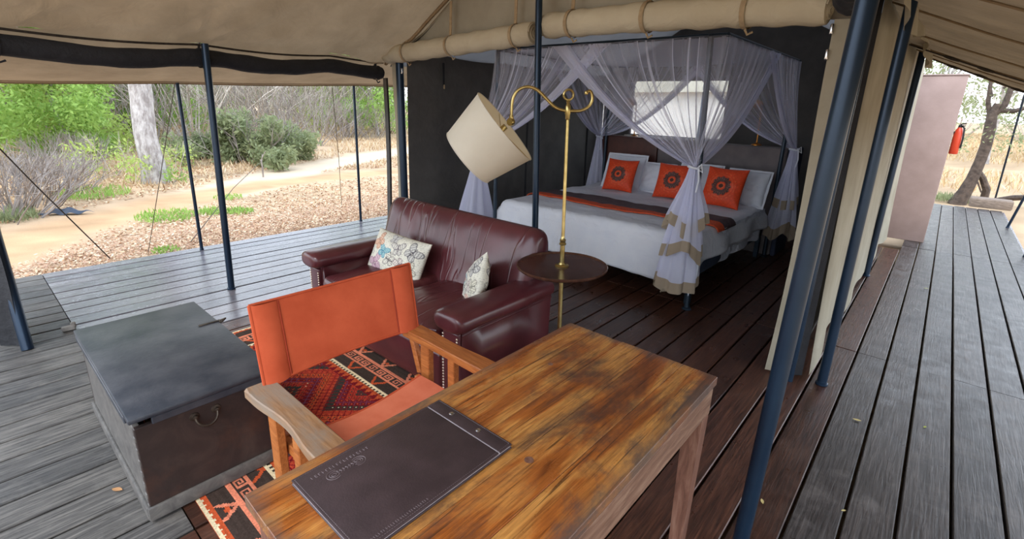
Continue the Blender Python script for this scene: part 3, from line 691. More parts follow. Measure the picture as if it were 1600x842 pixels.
grass_tuft('green tuft at the far edge of the path near the tarp', -9.9, 3.3, .3, 0.060, 140)
grass_tuft('olive grass tuft near the tarp at far left', -9.95, .45, .35, .14, 260, 'leaf_olive')
grass_tuft('dry green weeds at the foot of the bent tree', .35, 14.7, .4, .16, 300, 'leaf_olive')

def stuff_field(name, label, n, region, size, palette, mat, flat=True, hgt=.03):
    P_ = []; 
    while len(P_) < n:
        x, y = region(); P_.append((x, y, gz(x, y)+.004+random.random()*hgt))
    P_ = np.array(P_); n = len(P_); T = rdir(n)
    if flat: T[:, 2] *= .35
    else: T = np.c_[RNG.normal(size=(n, 2))*.5, np.ones(n)]
    T /= np.linalg.norm(T, axis=1, keepdims=True)
    B = np.cross(T, np.array((0, 0, 1.0))+RNG.normal(size=(n, 3))*.35); B /= np.linalg.norm(B, axis=1, keepdims=True)
    s = size*(.6+.8*RNG.random(n)); pal = np.array([lin(c) for c in palette]); c = pal[RNG.integers(0, len(pal), n)]*(.8+.4*RNG.random((n, 1)))
    me = quad_mesh(name, np_quads(P_, T, B, s*(.45 if flat else .1), s), mat, c); o = bpy.data.objects.new(name, me); COL.objects.link(o)
    return tag(o, label, None, None, 'stuff')
def reg_litter():
    while True:
        y = random.uniform(-3, 8); x = -6.2-abs(random.gauss(0, 1.25))
        if seg_d(x, y, PATH) > .55+random.random()*.4: return x, y
tag(stuff_field('leaf_litter', 'brown and pink fallen leaves strewn between deck and path', 52000, reg_litter, .019, ((210, 180, 146), (190, 152, 120), (222, 198, 168), (170, 134, 106), (228, 208, 178), (202, 166, 142)), MT['litter']))
def reg_lit2():
    while True:
        x, y = random.uniform(-15, -8), random.uniform(-2, 12)
        if seg_d(x, y, PATH) > .8 and seg_d(x, y, PATH2) > .7: return x, y
stuff_field('leaf_litter', 'sparse dry leaves and sticks beyond the sandy path', 16000, reg_lit2, .03, ((206, 176, 140), (176, 140, 108), (220, 196, 160), (160, 120, 92)), MT['litter'])
def reg_straw():
    while True:
        x, y = random.uniform(-32, -11.5), random.uniform(-2, 24)
        if seg_d(x, y, PATH) > 1.0 and seg_d(x, y, PATH2) > .9 and nz(x, y, 2, .5) > -.25: return x, y
stuff_field('dry_grass', 'pale straw grass standing across the clearing', 34000, reg_straw, .11, ((212, 188, 152), (196, 168, 132), (180, 150, 116), (222, 202, 170)), MT['litter'], False, .06)
def reg_straw2():
    while True:
        x, y = random.uniform(-3, 9), random.uniform(17, 60)
        if not (22 < y < 27): return x, y
stuff_field('dry_grass', 'golden dry grass on the slope beyond the right deck', 16000, reg_straw2, .14, ((206, 180, 140), (190, 160, 118), (216, 194, 156)), MT['litter'], False, .15)

# ---- right-hand background
def build_bent_tree():
    x, y, z = .62, 14.5, -.17
    t = thing('bent_tree', 'crooked brown tree with a forking trunk at the end of the right deck', 'tree', (x, y, z)); m = MB()
    m.tube([(.42, y, z), (.50, y, .12), (.56, y, .42), (.60, y, .80), (.62, y, 1.15), (.60, y, 1.5), (.575, y, 1.75), (.62, y, 1.98)], [.17, .13, .11, .10, .10, .10, .09, .07], 10)
    m.tube([(.60, y, 1.5), (.54, y, 1.75), (.46, y, 2.0), (.40, y, 2.5)], [.05, .045, .04, .03], 8)
    m.tube([(.60, y, 1.75), (.72, y, 1.95), (.74, y, 2.25), (.80, y+.1, 2.8), (.9, y, 3.4)], [.06, .055, .05, .045, .03], 8)
    m.tube([(.68, y, 1.85), (.88, y, 1.84), (1.06, y, 1.92), (1.4, y, 2.3)], [.05, .045, .04, .03], 8)
    m.tube([(.85, y+.3, z), (.84, y+.2, .2), (.72, y+.1, .45), (.60, y, .62)], [.075, .07, .06, .05], 8)
    m.tube([(.58, y, .5), (.68, y, .32), (.76, y, .15)], [.025, .02, .015], 6)
    for k in range(8): grow(m, (random.uniform(.4, 1.1), y, 2.1+random.random()*.8), (random.uniform(-1, 1), random.uniform(-1, 1), .5), .9, .022, 2, .7, .7, 3, .1)
    m.build('trunk', MT['bark_brown'], t)
    leaves('foliage', [(random.uniform(-.5, .6), random.uniform(-.3, .5), random.uniform(1.4, 3.4), .35) for _ in range(8)], 260, .045, MT['leaf_olive'], t, .3)
build_bent_tree()
def build_log():
    t = thing('wooden_log', 'weathered squared log lying at the far end of the right deck', 'log', (.88, 13.2, 0)); m = MB()
    m.box((.87, 13.2, .095), (.62, .30, .18), .03, 2); m.v = [(v[0]+.012*nz(v[0]*9, v[1]*9, v[2]*9), v[1], v[2]+.012*nz(v[0]*7, v[1]*8, 4)) for v in m.v]; m.build('log_body', MT['log'], t)
build_log()
m = MB(); m.tube([(.95, 15.2, -.1), (1.3, 15.0, .05), (1.9, 14.6, .22)], [.05, .06, .05], 8)
tag(m.build('fallen_branch', MT['bark_brown'], None, True, (1.4, 15, -.1)), 'fallen brown branch lying on the ground right of the log', 'branch')
A4 = leafy_tree('sparse_tree', 'sparse pale green tree on the slope directly behind the bent tree', (1.3, 27, gz(1.3, 27)), MT['leaf_olive'], 6.0, 2.0, 2200)
dup(A4, (3.4, 30, gz(3.4, 30)), 1.0, 'sparse tree on the slope near the right frame edge', 1.0)
dup(A4, (-.6, 33, gz(-.6, 33)), 2.0, 'sparse tree whose crown tops the pink wall', 1.15)
dup(A4, (-2.6, 31, gz(-2.6, 31)), 3.0, 'sparse tree seen in the bright gap above the pink wall', 1.2)
for i in range(8):
    x = -4+i*2.1; dup(A4 if i % 2 else B3, (x, 48+(i*7) % 9, gz(x, 50)), i*1.7, 'hazy sparse tree far up the golden slope', 1.5, 'hazy trees up the golden slope')

# ---- white neighbour seen through the bedroom window
def build_neighbour():
    t = thing('white_tent', 'white canvas tent standing outside the bedroom window', 'tent', (-5.6, 12.6, -.15)); m = MB()
    m.box((-5.9, 12.8, .98), (4.4, 2.2, 2.25), .03); m.build('tent_wall', MT['white_canvas'], t, False)
    m = MB(); m.add([(-8.3, 11.5, 2.02), (-3.5, 11.5, 2.10), (-3.5, 12.9, 3.0), (-8.3, 12.9, 3.2), (-8.3, 14.2, 2.0), (-3.5, 14.2, 2.0)], [(0, 1, 2, 3), (3, 2, 5, 4)])
    m.v = [(a+0, b, c-.02 if a > -4 else c) for a, b, c in m.v]; m.build('tent_roof', MT['canvas_grey'], t, False)
    m = MB()
    for x in (-4.4, -3.72): m.box((x, 11.6, 1.15), (.05, .05, 2.2), .01)
    m.build('tent_post', MT['pole'], t)
build_neighbour()
dup(A1, (-7.5, 21, gz(-7.5, 21)), 2.2, 'green tree glimpsed through the bedroom window left of its post', 1.0)
dup(B3, (-5.2, 19, gz(-5.2, 19)), 1.2, 'bare branches glimpsed through the bedroom window right of its post', 1.1)
# ================================================================ FURNITURE
def rbox(mb, c, d, r=.05, n=6, puff=0, wr=0, seed=0, rot=None):
    """rounded, slightly padded box made of six gridded faces"""
    c = Vector(c); hx, hy, hz = d[0]/2, d[1]/2, d[2]/2
    def proj(p):
        q = Vector((max(-hx+r, min(hx-r, p.x)), max(-hy+r, min(hy-r, p.y)), max(-hz+r, min(hz-r, p.z))))
        e = p-q; L = e.length
        s = q + (e/L*r if L > 1e-9 else e)
        if puff:
            u, v, w = s.x/hx, s.y/hy, s.z/hz
            s.z += puff*(1-u*u)*(1-v*v)*(1 if s.z > 0 else -1)*(abs(w))
        if wr: s.z += wr*nz(s.x*7+seed, s.y*7, s.z*4); s.x += wr*.5*nz(s.y*6, s.z*6, seed)
        if rot is not None: s = rot @ s
        return s + c
    # spacing that keeps samples in the rounded rim
    def sp(h, k):
        a = [-h+r*(1-math.cos(t)) if False else -h+r*t for t in (0, .15, .4, .7, 1.0)]; m_ = list(np.linspace(-h+r, h-r, k+1))[1:-1]
        return a + m_ + [-q for q in reversed(a)]
    kx, ky, kz = [max(2, int(2*(h-r)/.06)) for h in (hx, hy, hz)]; kx, ky, kz = min(kx, 26), min(ky, 26), min(kz, 10)
    X, Y, Z = sp(hx, kx), sp(hy, ky), sp(hz, kz)
    def face(A, B, fn, flip):
        vs = [proj(fn(a, b)) for b in B for a in A]; w = len(A); fs = []
        for j in range(len(B)-1):
            for i in range(w-1):
                q = (j*w+i, j*w+i+1, (j+1)*w+i+1, (j+1)*w+i); fs.append(q if not flip else q[::-1])
        mb.add(vs, fs)
    face(X, Y, lambda a, b: Vector((a, b, hz)), False); face(X, Y, lambda a, b: Vector((a, b, -hz)), True)
    face(X, Z, lambda a, b: Vector((a, -hy, b)), False); face(X, Z, lambda a, b: Vector((a, hy, b)), True)
    face(Y, Z, lambda a, b: Vector((hx, a, b)), False); face(Y, Z, lambda a, b: Vector((-hx, a, b)), True)
    return mb
def weld(o, d=.0006):
    bm = bmesh.new(); bm.from_mesh(o.data); bmesh.ops.remove_doubles(bm, verts=bm.verts, dist=d)
    bmesh.ops.recalc_face_normals(bm, faces=bm.faces); bm.to_mesh(o.data); bm.free()
    o.data.polygons.foreach_set('use_smooth', [True]*len(o.data.polygons)); return o
def sweep(mb, prof, axis_pts, cap=True):
    """prof: closed list of (a,b); axis_pts: list of fn(a,b)->Vector"""
    n = len(prof); vs = []; fs = []
    for fn in axis_pts: vs += [fn(a, b) for a, b in prof]
    for i in range(len(axis_pts)-1):
        for k in range(n): fs.append((i*n+k, i*n+(k+1) % n, (i+1)*n+(k+1) % n, (i+1)*n+k))
    if cap: fs += [tuple(range(n-1, -1, -1)), tuple((len(axis_pts)-1)*n+k for k in range(n))]
    return mb.add(vs, fs)

# ---------------------------------------------------------------- rug
def build_rug():
    x0, x1, y0, y1 = -3.62, -1.02, .41, 1.70; cell = .0075
    nx, ny = int((x1-x0)/cell), int((y1-y0)/cell)
    salmon, dark, cream, red, deep, char, rust = [lin(c) for c in ((220, 132, 102), (66, 54, 48), (226, 208, 170), (176, 62, 44), (118, 26, 32), (58, 58, 54), (192, 84, 48))]
    KEY = ["########", "........", ".######.", ".#....#.", ".#.##.#.", ".#..#.#.", ".####.#.", "......#."]
    def colr(x, y):
        W, H = x1-x0, y1-y0; e = min(y-y0, y1-y, x-x0, x1-x)           # distance from the edge
        yy = min(y-y0, y1-y); xx = min(x-x0, x1-x); along = (x-x0) if yy < xx else (y-y0)
        if e < .035:
            t = (along/.036) % 1; return cream if e/.035 < .62-.55*abs(t-.5) or e < .012 else rust
        if e < .115:
            t = (along/.26) % 1; q = (e-.035)/.08
            if abs(t-.5) < .22 and abs(abs(t-.5)*2.6-(1-q)*.6) < .11: return salmon
            if abs(t-.5) < .10 and abs(q-.45-abs(t-.5)) < .13: return rust
            return dark
        if e < .20:
            q = (e-.115)/.085
            if q < .12 or q > .88: return salmon
            i = int((along/.085 % 1)*8); j = int((q-.12)/.76*8); j = min(7, max(0, j))
            return salmon if KEY[j][i] == '#' else dark
        if e < .275:
            t = (along/.26+.5) % 1; q = (e-.20)/.075
            if abs(t-.5) < .22 and abs(abs(t-.5)*2.6-(1-q)*.6) < .11: return rust
            return dark
        if e < .31:
            t = (along/.03) % 1; q = (e-.275)/.035; return cream if (q < .55 or abs(t-.5) > .25) else dark
        if e < .36:
            t = (along/.05) % 1; q = (e-.31)/.05; return rust if abs(t-.5)*2 > q else deep
        # field : large concentric diamonds of small hooked lozenges
        cx = ((x-x0-.1)/.62) % 1-.5; cy = (y-(y0+y1)/2)/.62; D = abs(cx)*1.0+abs(cy)
        ring = int(D/.11); c0 = (char, red, deep, rust, red, char, deep, red)[ring % 8]
        a = ((x+y)/.044) % 1-.5; b = ((x-y)/.044) % 1-.5; r_ = max(abs(a), abs(b))
        if r_ > .43: return deep if c0 != deep else (.16, .05, .10)
        if ring % 2 and r_ < .16: return cream if ring % 4 == 1 and r_ < .07 else dark
        if not ring % 2 and r_ < .12: return rust
        return c0
    vs = [(x0+i*cell, y0+j*cell, .007+.0015*nz(i*.07, j*.07)) for j in range(ny+1) for i in range(nx+1)]
    fs = []; cols = []
    for j in range(ny):
        for i in range(nx):
            fs.append((j*(nx+1)+i, j*(nx+1)+i+1, (j+1)*(nx+1)+i+1, (j+1)*(nx+1)+i))
            c = colr(x0+(i+.5)*cell, y0+(j+.5)*cell); k = .85+.3*random.random()+.25*nz(i*.02, j*.5); cols.append(tuple(max(.008, v*k) for v in c)+(1,))
    o0 = len(fs); b = len(vs)       # thin border skirt
    vs += [(x0, y0, .001), (x1, y0, .001), (x1, y1, .001), (x0, y1, .001), (x0, y0, .007), (x1, y0, .007), (x1, y1, .007), (x0, y1, .007)]
    for i in range(4): fs.append((b+i, b+(i+1) % 4, b+4+(i+1) % 4, b+4+i)); cols.append(rust+(1,))
    me = bpy.data.meshes.new('kilim_rug'); me.from_pydata(vs, [], fs)
    at = me.attributes.new('Col', 'FLOAT_COLOR', 'FACE'); at.data.foreach_set('color', np.array(cols, dtype=np.float32).ravel())
    me.materials.append(attr_mat('woven_kilim', .95, .5, 260, .1)); o = bpy.data.objects.new('kilim_rug', me); COL.objects.link(o)
    tag(o, 'red and brown woven kilim rug with key borders under sofa, chair and table', 'rug')
build_rug()

# ---------------------------------------------------------------- writing table
TX0, TX1, TY0, TY1, TZ = -1.075, -.440, .305, 1.645, .75
def build_table():
    t = thing('writing_table', 'old polished orange-brown wooden table with the leather folder on it', 'table', ((TX0+TX1)/2, (TY0+TY1)/2, 0))
    n = 5; w = (TX1-TX0)/n
    for i in range(n):
        m = MB(); x = TX0+w*(i+.5); m.box((x, (TY0+TY1)/2, TZ-.016), (w-.0007, TY1-TY0, .032), .0014, 1)
        m.v = [(a, b+(.006*nz(a*30, 1, i) if abs(b-TY1) < .02 or abs(b-TY0) < .02 else 0), c) for a, b, c in m.v]; m.build('top_board', MT['table_wood'], t, 30)
    e = .028; za, zb = TZ-.135, TZ-.032
    for a, b, nm in (((TX1-.012, TY0+e, 0), (TX1-.012, TY1-e, 0), 'apron'), ((TX0+.03, TY0+e, 0), (TX0+.03, TY1-e, 0), 'apron'), ((TX0+e, TY1-.03, 0), (TX1-.03, TY1-.03, 0), 'apron'), ((TX0+e, TY0+.03, 0), (TX1-.03, TY0+.03, 0), 'apron')):
        m = MB(); m.beam((a[0], a[1], (za+zb)/2), (b[0], b[1], (za+zb)/2), .022, zb-za, .003); m.build('apron', MT['apron_wood'], t, 30)
    for x, sx in ((TX1-.038, 1), (TX0+.055, -1)):
        for y, sy in ((TY1-.05, 1), (TY0+.05, -1)):
            m = MB(); vs = []
            for z, k in ((0.008 if x < -1 else 0, .72), (zb-.11, 1), (zb, 1)):
                for q, r_ in ((-1, -1), (1, -1), (1, 1), (-1, 1)): vs.append((x+q*.032*k, y+r_*.032*k, z))
            fs = [(3, 2, 1, 0), (8, 9, 10, 11)] + [(i*4+k, i*4+(k+1) % 4, (i+1)*4+(k+1) % 4, (i+1)*4+k) for i in range(2) for k in range(4)]
            m.add(vs, fs); m.build('leg', MT['leg_wood'], t, False)
    for (x, y, r_) in ((-.66, .86, .013), (-.92, 1.30, .01)):     # knots in the top, round plugs flush with it
        m = MB(); m.lathe([(r_, TZ-.01), (r_, TZ+.0004), (r_*.55, TZ+.0007), (r_*.3, TZ+.0002)], 14, Matrix.Translation((x, y, 0))); m.build('knot', MT['leg_wood'], t)
build_table()

def build_folder():
    x0, x1, y0, y1 = -1.022, -.722, .395, .862
    t = thing('menu_folder', 'dark brown leather folder with two steel rivets lying on the table', 'folder', ((x0+x1)/2, (y0+y1)/2, TZ))
    z = TZ+.0015
    m = MB(); m.box(((x0+x1)/2, (y0+y1)/2, z+.0025), (x1-x0, y1-y0, .005), .002); m.build('back_cover', MT['folder'], t, 30)
    m = MB(); m.box(((x0+x1)/2, (y0+y1)/2+.0, z+.0075), (x1-x0-.006, y1-y0-.004, .005), .001); m.build('pages', MT['page'], t, False)
    m = MB(); m.box(((x0+x1)/2, (y0+y1-.052)/2, z+.0128), (x1-x0, y1-y0-.052, .0056), .0022, 2); m.build('front_cover', MT['folder'], t, 30)
    m = MB(); m.box(((x0+x1)/2, y1-.0245, z+.0128), (x1-x0, .047, .0056), .0022, 2); m.build('binding_strip', MT['folder'], t, 30)
    zt = z+.0156
    m = MB(); m.box(((x0+x1)/2, y1-.0495, z+.0125), (x1-x0-.004, .0045, .003), .001); m.build('fold_line', MT['page'], t, False)
    for x in (-.940, -.828):
        m = MB(); m.lathe([(.008, zt-.002), (.0082, zt+.0006), (.006, zt+.0022), (.0025, zt+.0016), (.0012, zt+.001)], 16, Matrix.Translation((x, y1-.024, 0))); m.build('rivet', MT['rivet'], t)
    m = MB(); q = .006
    for a, b in (((x0+q, y0+q), (x1-q, y0+q)), ((x1-q, y0+q), (x1-q, y1-q)), ((x1-q, y1-q), (x0+q, y1-q)), ((x0+q, y1-q), (x0+q, y0+q))):
        L = math.hypot(b[0]-a[0], b[1]-a[1]); k = int(L/.006)
        for i in range(k):
            p0 = V3((a[0], a[1], zt), (b[0], b[1], zt), (i+.2)/k); p1 = V3((a[0], a[1], zt), (b[0], b[1], zt), (i+.8)/k); m.tube([p0, p1], .0006, 4, False)
    m.build('stitching', MT['folder_mark'], t)
    # pressed emblem : a scrolled oval with a line of small lettering, too worn to read
    m = MB(); cx, cy = -.963, .508
    def tb(ps, r=.0009): m.tube([(p[0], p[1], zt+.0001) for p in ps], r, 5)
    for s in (-1, 1):
        tb([(cx+.016*math.sin(a), cy+s*(.052+.018*math.cos(a)-.018)) for a in np.linspace(-2.2, 2.2, 22)])
        tb([(cx+.010*math.sin(a), cy+s*(.045+.013*math.cos(a)-.013)) for a in np.linspace(-2.6, 2.6, 20)])
        tb([(cx+.006*math.sin(a)*(1-a/14), cy+s*(.034+.006*math.cos(a))) for a in np.linspace(0, 7, 20)])
    for k in range(7):
        yy = cy-.024+.008*k; tb([(cx-.006, yy), (cx+.002*(k % 2), yy+.003), (cx+.006, yy-.001*(k % 3))]); tb([(cx-.004*(k % 2), yy-.002), (cx-.001, yy+.003)])
    xl = cx-.027
    for k in range(17):
        yy = cy-.078+.0095*k; h = .0042
        tb([(xl-h, yy), (xl+h, yy+.001)], .0007)
        if k % 3: tb([(xl-h, yy), (xl-h, yy+.0045)], .0007)
        if k % 2: tb([(xl, yy), (xl, yy+.004)], .0007)
        if k % 4 == 1: tb([(xl+h, yy), (xl+h, yy+.005)], .0007)
    xl = -.737
    for k in range(26):
        yy = .425+.0062*k; tb([(xl-.003, yy), (xl+.003, yy+.0008*(k % 3))], .0005)
        if k % 2: tb([(xl-.003*(k % 3-1), yy), (xl-.003*(k % 3-1), yy+.0032)], .0005)
    m.build('pressed_emblem', MT['folder_mark'], t)
build_folder()

# ---------------------------------------------------------------- director's chair
def build_chair():
    t = thing('folding_armchair', 'folding wooden armchair with orange canvas seat and back at the table', 'chair', (-1.45, .95, 0))
    zf = .009
    for ya, yb, s, mat in ((.545, .650, -1, 'arm_wood'), (1.245, 1.335, 1, 'chair_wood')):
        # arm : board with a scooped outer edge
        m = MB(); n = 16
        def arm(u, v):
            x = lerp(-1.735, -1.165, u); out = ya if s < 0 else yb; inn = yb if s < 0 else ya
            sc = .018*math.sin(PI*max(0, min(1, (u-.12)/.75)))**2; o_ = out+(-s)*sc*(1 if s < 0 else .6)
            w = [inn, o_][1 if v > .5 else 0]; return x, w
        pr = []
        vs = []; fs = []
        for i in range(n+1):
            u = i/n; x, o_ = arm(u, 1); _, inn = arm(u, 0); zt = .632-.006*sm(u); zb = .596-.006*sm(u)+.004*math.sin(PI*u); c_ = .004
            if i in (0, n): c_ = .009
            d = 1 if o_ > inn else -1
            vs += [(x, inn, zb), (x, o_, zb), (x, o_, zt-c_), (x, o_-d*c_, zt), (x, inn+d*c_, zt), (x, inn, zt-c_)]
        for i in range(n):
            for k in range(6): fs.append((i*6+k, i*6+(k+1) % 6, (i+1)*6+(k+1) % 6, (i+1)*6+k))
        fs += [tuple(range(5, -1, -1)), tuple(n*6+k for k in range(6))]
        m.add(vs, fs); o = m.build('arm', MT[mat], t, 35)
        bm = bmesh.new(); bm.from_mesh(o.data); bmesh.ops.recalc_face_normals(bm, faces=bm.faces); bm.to_mesh(o.data); bm.free()
        y = (ya+yb)/2
        for x, w in ((-1.615, .058), (-1.435, .042), (-1.235, .05)):
            m = MB(); m.box((x, y, (.60+.05)/2), (w, .034, .55), .004); m.build('post', MT['chair_wood'], t, 30)
        m = MB(); m.box((-1.42, y, zf+.022), (.60, .036, .044), .006); m.build('floor_rail', MT['chair_wood'], t, 30)
        m = MB(); m.box((-1.42, y-s*.038, .405), (.46, .030, .042), .005); m.build('seat_rail', MT['chair_wood'], t, 30)
        # back upright
        m = MB(); yt = .675 if s < 0 else 1.352; yl = .640 if s < 0 else 1.285; m.beam((-1.655, yl, .42), (-1.715, yl, .60), .03, .03, .004, (1, 0, 0)); m.beam((-1.715, yl, .60), (-1.857, yt, .872), .024, .026, .004, (1, 0, 0)); m.build('back_upright', MT['chair_wood'], t, 30)
    for x in (-1.60, -1.30):
        m = MB(); m.beam((x, .635, .055), (x, 1.265, .385), .022, .04, .003); m.build('cross_leg', MT['chair_wood'], t, 30)
        m = MB(); m.beam((x+.026, 1.265, .055), (x+.026, .635, .385), .022, .04, .003); m.build('cross_leg', MT['chair_wood'], t, 30)
    m = MB(); m.tube([(-1.585, .56, .285), (-1.40, .575, .30)], .007, 10); m.lathe([(.0, 0), (.014, .003), (.014, .014), (.006, .017)], 14, Matrix.Translation((-1.585, .572, .285)) @ Matrix.Rotation(PI/2, 4, 'X')); m.build('brass_bolt', MT['brass'], t)
    # seat sling
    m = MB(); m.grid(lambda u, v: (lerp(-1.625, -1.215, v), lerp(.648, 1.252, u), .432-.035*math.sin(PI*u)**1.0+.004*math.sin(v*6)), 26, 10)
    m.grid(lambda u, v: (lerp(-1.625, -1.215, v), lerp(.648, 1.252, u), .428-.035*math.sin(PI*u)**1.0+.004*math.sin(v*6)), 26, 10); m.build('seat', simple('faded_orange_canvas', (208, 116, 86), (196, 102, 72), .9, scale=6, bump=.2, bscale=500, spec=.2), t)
    m = MB()
    for x in (-1.622, -1.218): m.tube([(x, lerp(.648, 1.252, u), .431-.035*math.sin(PI*u)) for u in np.linspace(0, 1, 18)], .005, 6)
    m.build('seat_hem', MT['orange'], t)
    # back sling : wraps both uprights, a slight curve
    def bk(u, v, off=0):
        z = lerp(.625, .893, v); xb = lerp(-1.705, -1.853, v); sag = .022*math.sin(PI*u)
        return (xb-sag*.9+off, lerp(lerp(.606, .638, v), lerp(1.312, 1.384, v), u), z - .010*math.sin(PI*u)*(v) + .006*math.sin(PI*u)*(1-v))
    m = MB(); m.grid(lambda u, v: bk(u, v, .0), 40, 12); m.grid(lambda u, v: bk(u, v, -.005), 40, 12); m.build('backrest', MT['orange'], t)
    m = MB()
    for v in (0.0, 1.0): m.tube([Vector(bk(u, v, -.002)) for u in np.linspace(0, 1, 24)], .006, 6)
    for u in (0., 1.0): m.tube([Vector(bk(u, v, -.002)) for v in np.linspace(0, 1, 12)], .006, 6)
    m.build('backrest_hem', MT['orange'], t)
    for (u0, s) in ((0.004, 1), (.996, -1)):       # sleeves round the uprights
        def sl(u, v):
            b = bk(u0+s*.14*u, v, 0); return (b[0]+.017*math.sin(PI*u)**.7+.002, b[1], b[2])
        m = MB(); m.grid(sl, 16, 12); m.build('sleeve', MT['orange'], t)
    sm_ = simple('darker_orange_seam', (150, 52, 26), (140, 46, 22), .9)
    for u in (.146, .854):
        m = MB(); m.tube([Vector(bk(u, v, .003)) for v in np.linspace(.02, .98, 12)], .003, 5); m.build('seam', sm_, t)
build_chair()

# ---------------------------------------------------------------- chest
def build_chest():
    x0, x1, y0, y1, z0, z1 = -3.13, -2.085, .262, .775, .009, .485
    t = thing('wooden_chest', 'large dark wooden chest with blue-black lid and iron ring handle', 'chest', ((x0+x1)/2, (y0+y1)/2, z0))
    th = .024; zl = z1-.055
    m = MB(); m.box((x1-th/2, (y0+y1)/2, (z0+zl)/2), (th, y1-y0, zl-z0), .003); m.build('end_panel', MT['chest_side'], t, 30)
    m = MB(); m.box((x0+th/2, (y0+y1)/2, (z0+zl)/2), (th, y1-y0, zl-z0), .003); m.build('end_panel', MT['chest_side'], t, 30)
    m = MB(); m.box(((x0+x1)/2, y0+th/2, (z0+zl)/2), (x1-x0-2*th, th, zl-z0), .003); m.build('side_panel', MT['chest_trim'], t, 30)
    m = MB(); m.box(((x0+x1)/2, y1-th/2, (z0+zl)/2), (x1-x0-2*th, th, zl-z0), .003); m.build('side_panel', MT['chest_side'], t, 30)
    m = MB()
    for k in range(7): m.box((x1-.012, y0-.0015+.002, z0+.06+k*.052), (.020, .008, .024), .002)
    m.build('dovetail', MT['chest_trim'], t, 30)
    m = MB(); m.box(((x0+x1)/2, (y0+y1)/2, z1-.011), (x1-x0+.036, y1-y0+.030, .022), .006, 2); o = m.build('lid', MT['chest_top'], t, 30)
    m = MB()
    m.box((x1+.006, (y0+y1)/2+.03, z1-.038), (.018, y1-y0-.055, .032), .003); m.box(((x0+x1)/2-.03, y0-.006, z1-.038), (x1-x0-.07, .018, .032), .003); m.box(((x0+x1)/2, y1+.006, z1-.038), (x1-x0, .018, .032), .003)
    m.build('lid_rim', MT['chest_top'], t, 30)
    m = MB(); m.box((x1+.005, (y0+y1)/2, z0+.032), (.016, y1-y0+.02, .062), .006, 2); m.box(((x0+x1)/2, y0-.005, z0+.032), (x1-x0+.004, .016, .062), .006, 2); m.box(((x0+x1)/2, y1+.005, z0+.032), (x1-x0, .016, .062), .006, 2)
    m.build('plinth', MT['chest_trim'], t, 30)
    # ring handle on the end
    yc, zc = .500, .383
    m = MB(); m.tube([(x1+.012+.018*math.sin(a), yc+.040*math.cos(a), zc-.040*math.sin(a)*1.0) for a in np.linspace(.0, PI, 20)], .0055, 8); h = m.build('ring_handle', MT['iron'], t)
    for s in (-1, 1):
        m = MB(); m.lathe([(.020, 0), (.018, .004), (.009, .006), (.009, .016), (.0, .018)], 14, Matrix.Translation((x1-.001, yc+s*.040, zc+.004)) @ Matrix.Rotation(PI/2, 4, 'Y')); m.build('handle_boss', MT['iron'], h)
    m = MB(); xh = -2.76; m.box((xh, y1-.03, z1+.0025), (.016, .10, .004), .001); m.box((xh, y1+.02, z1-.03), (.022, .006, .07), .002); m.tube([(xh-.014, y1+.024, z1-.005), (xh, y1+.05, z1+.004), (xh+.014, y1+.024, z1-.005)], .005, 6); m.build('hasp', MT['iron'], t)
build_chest()

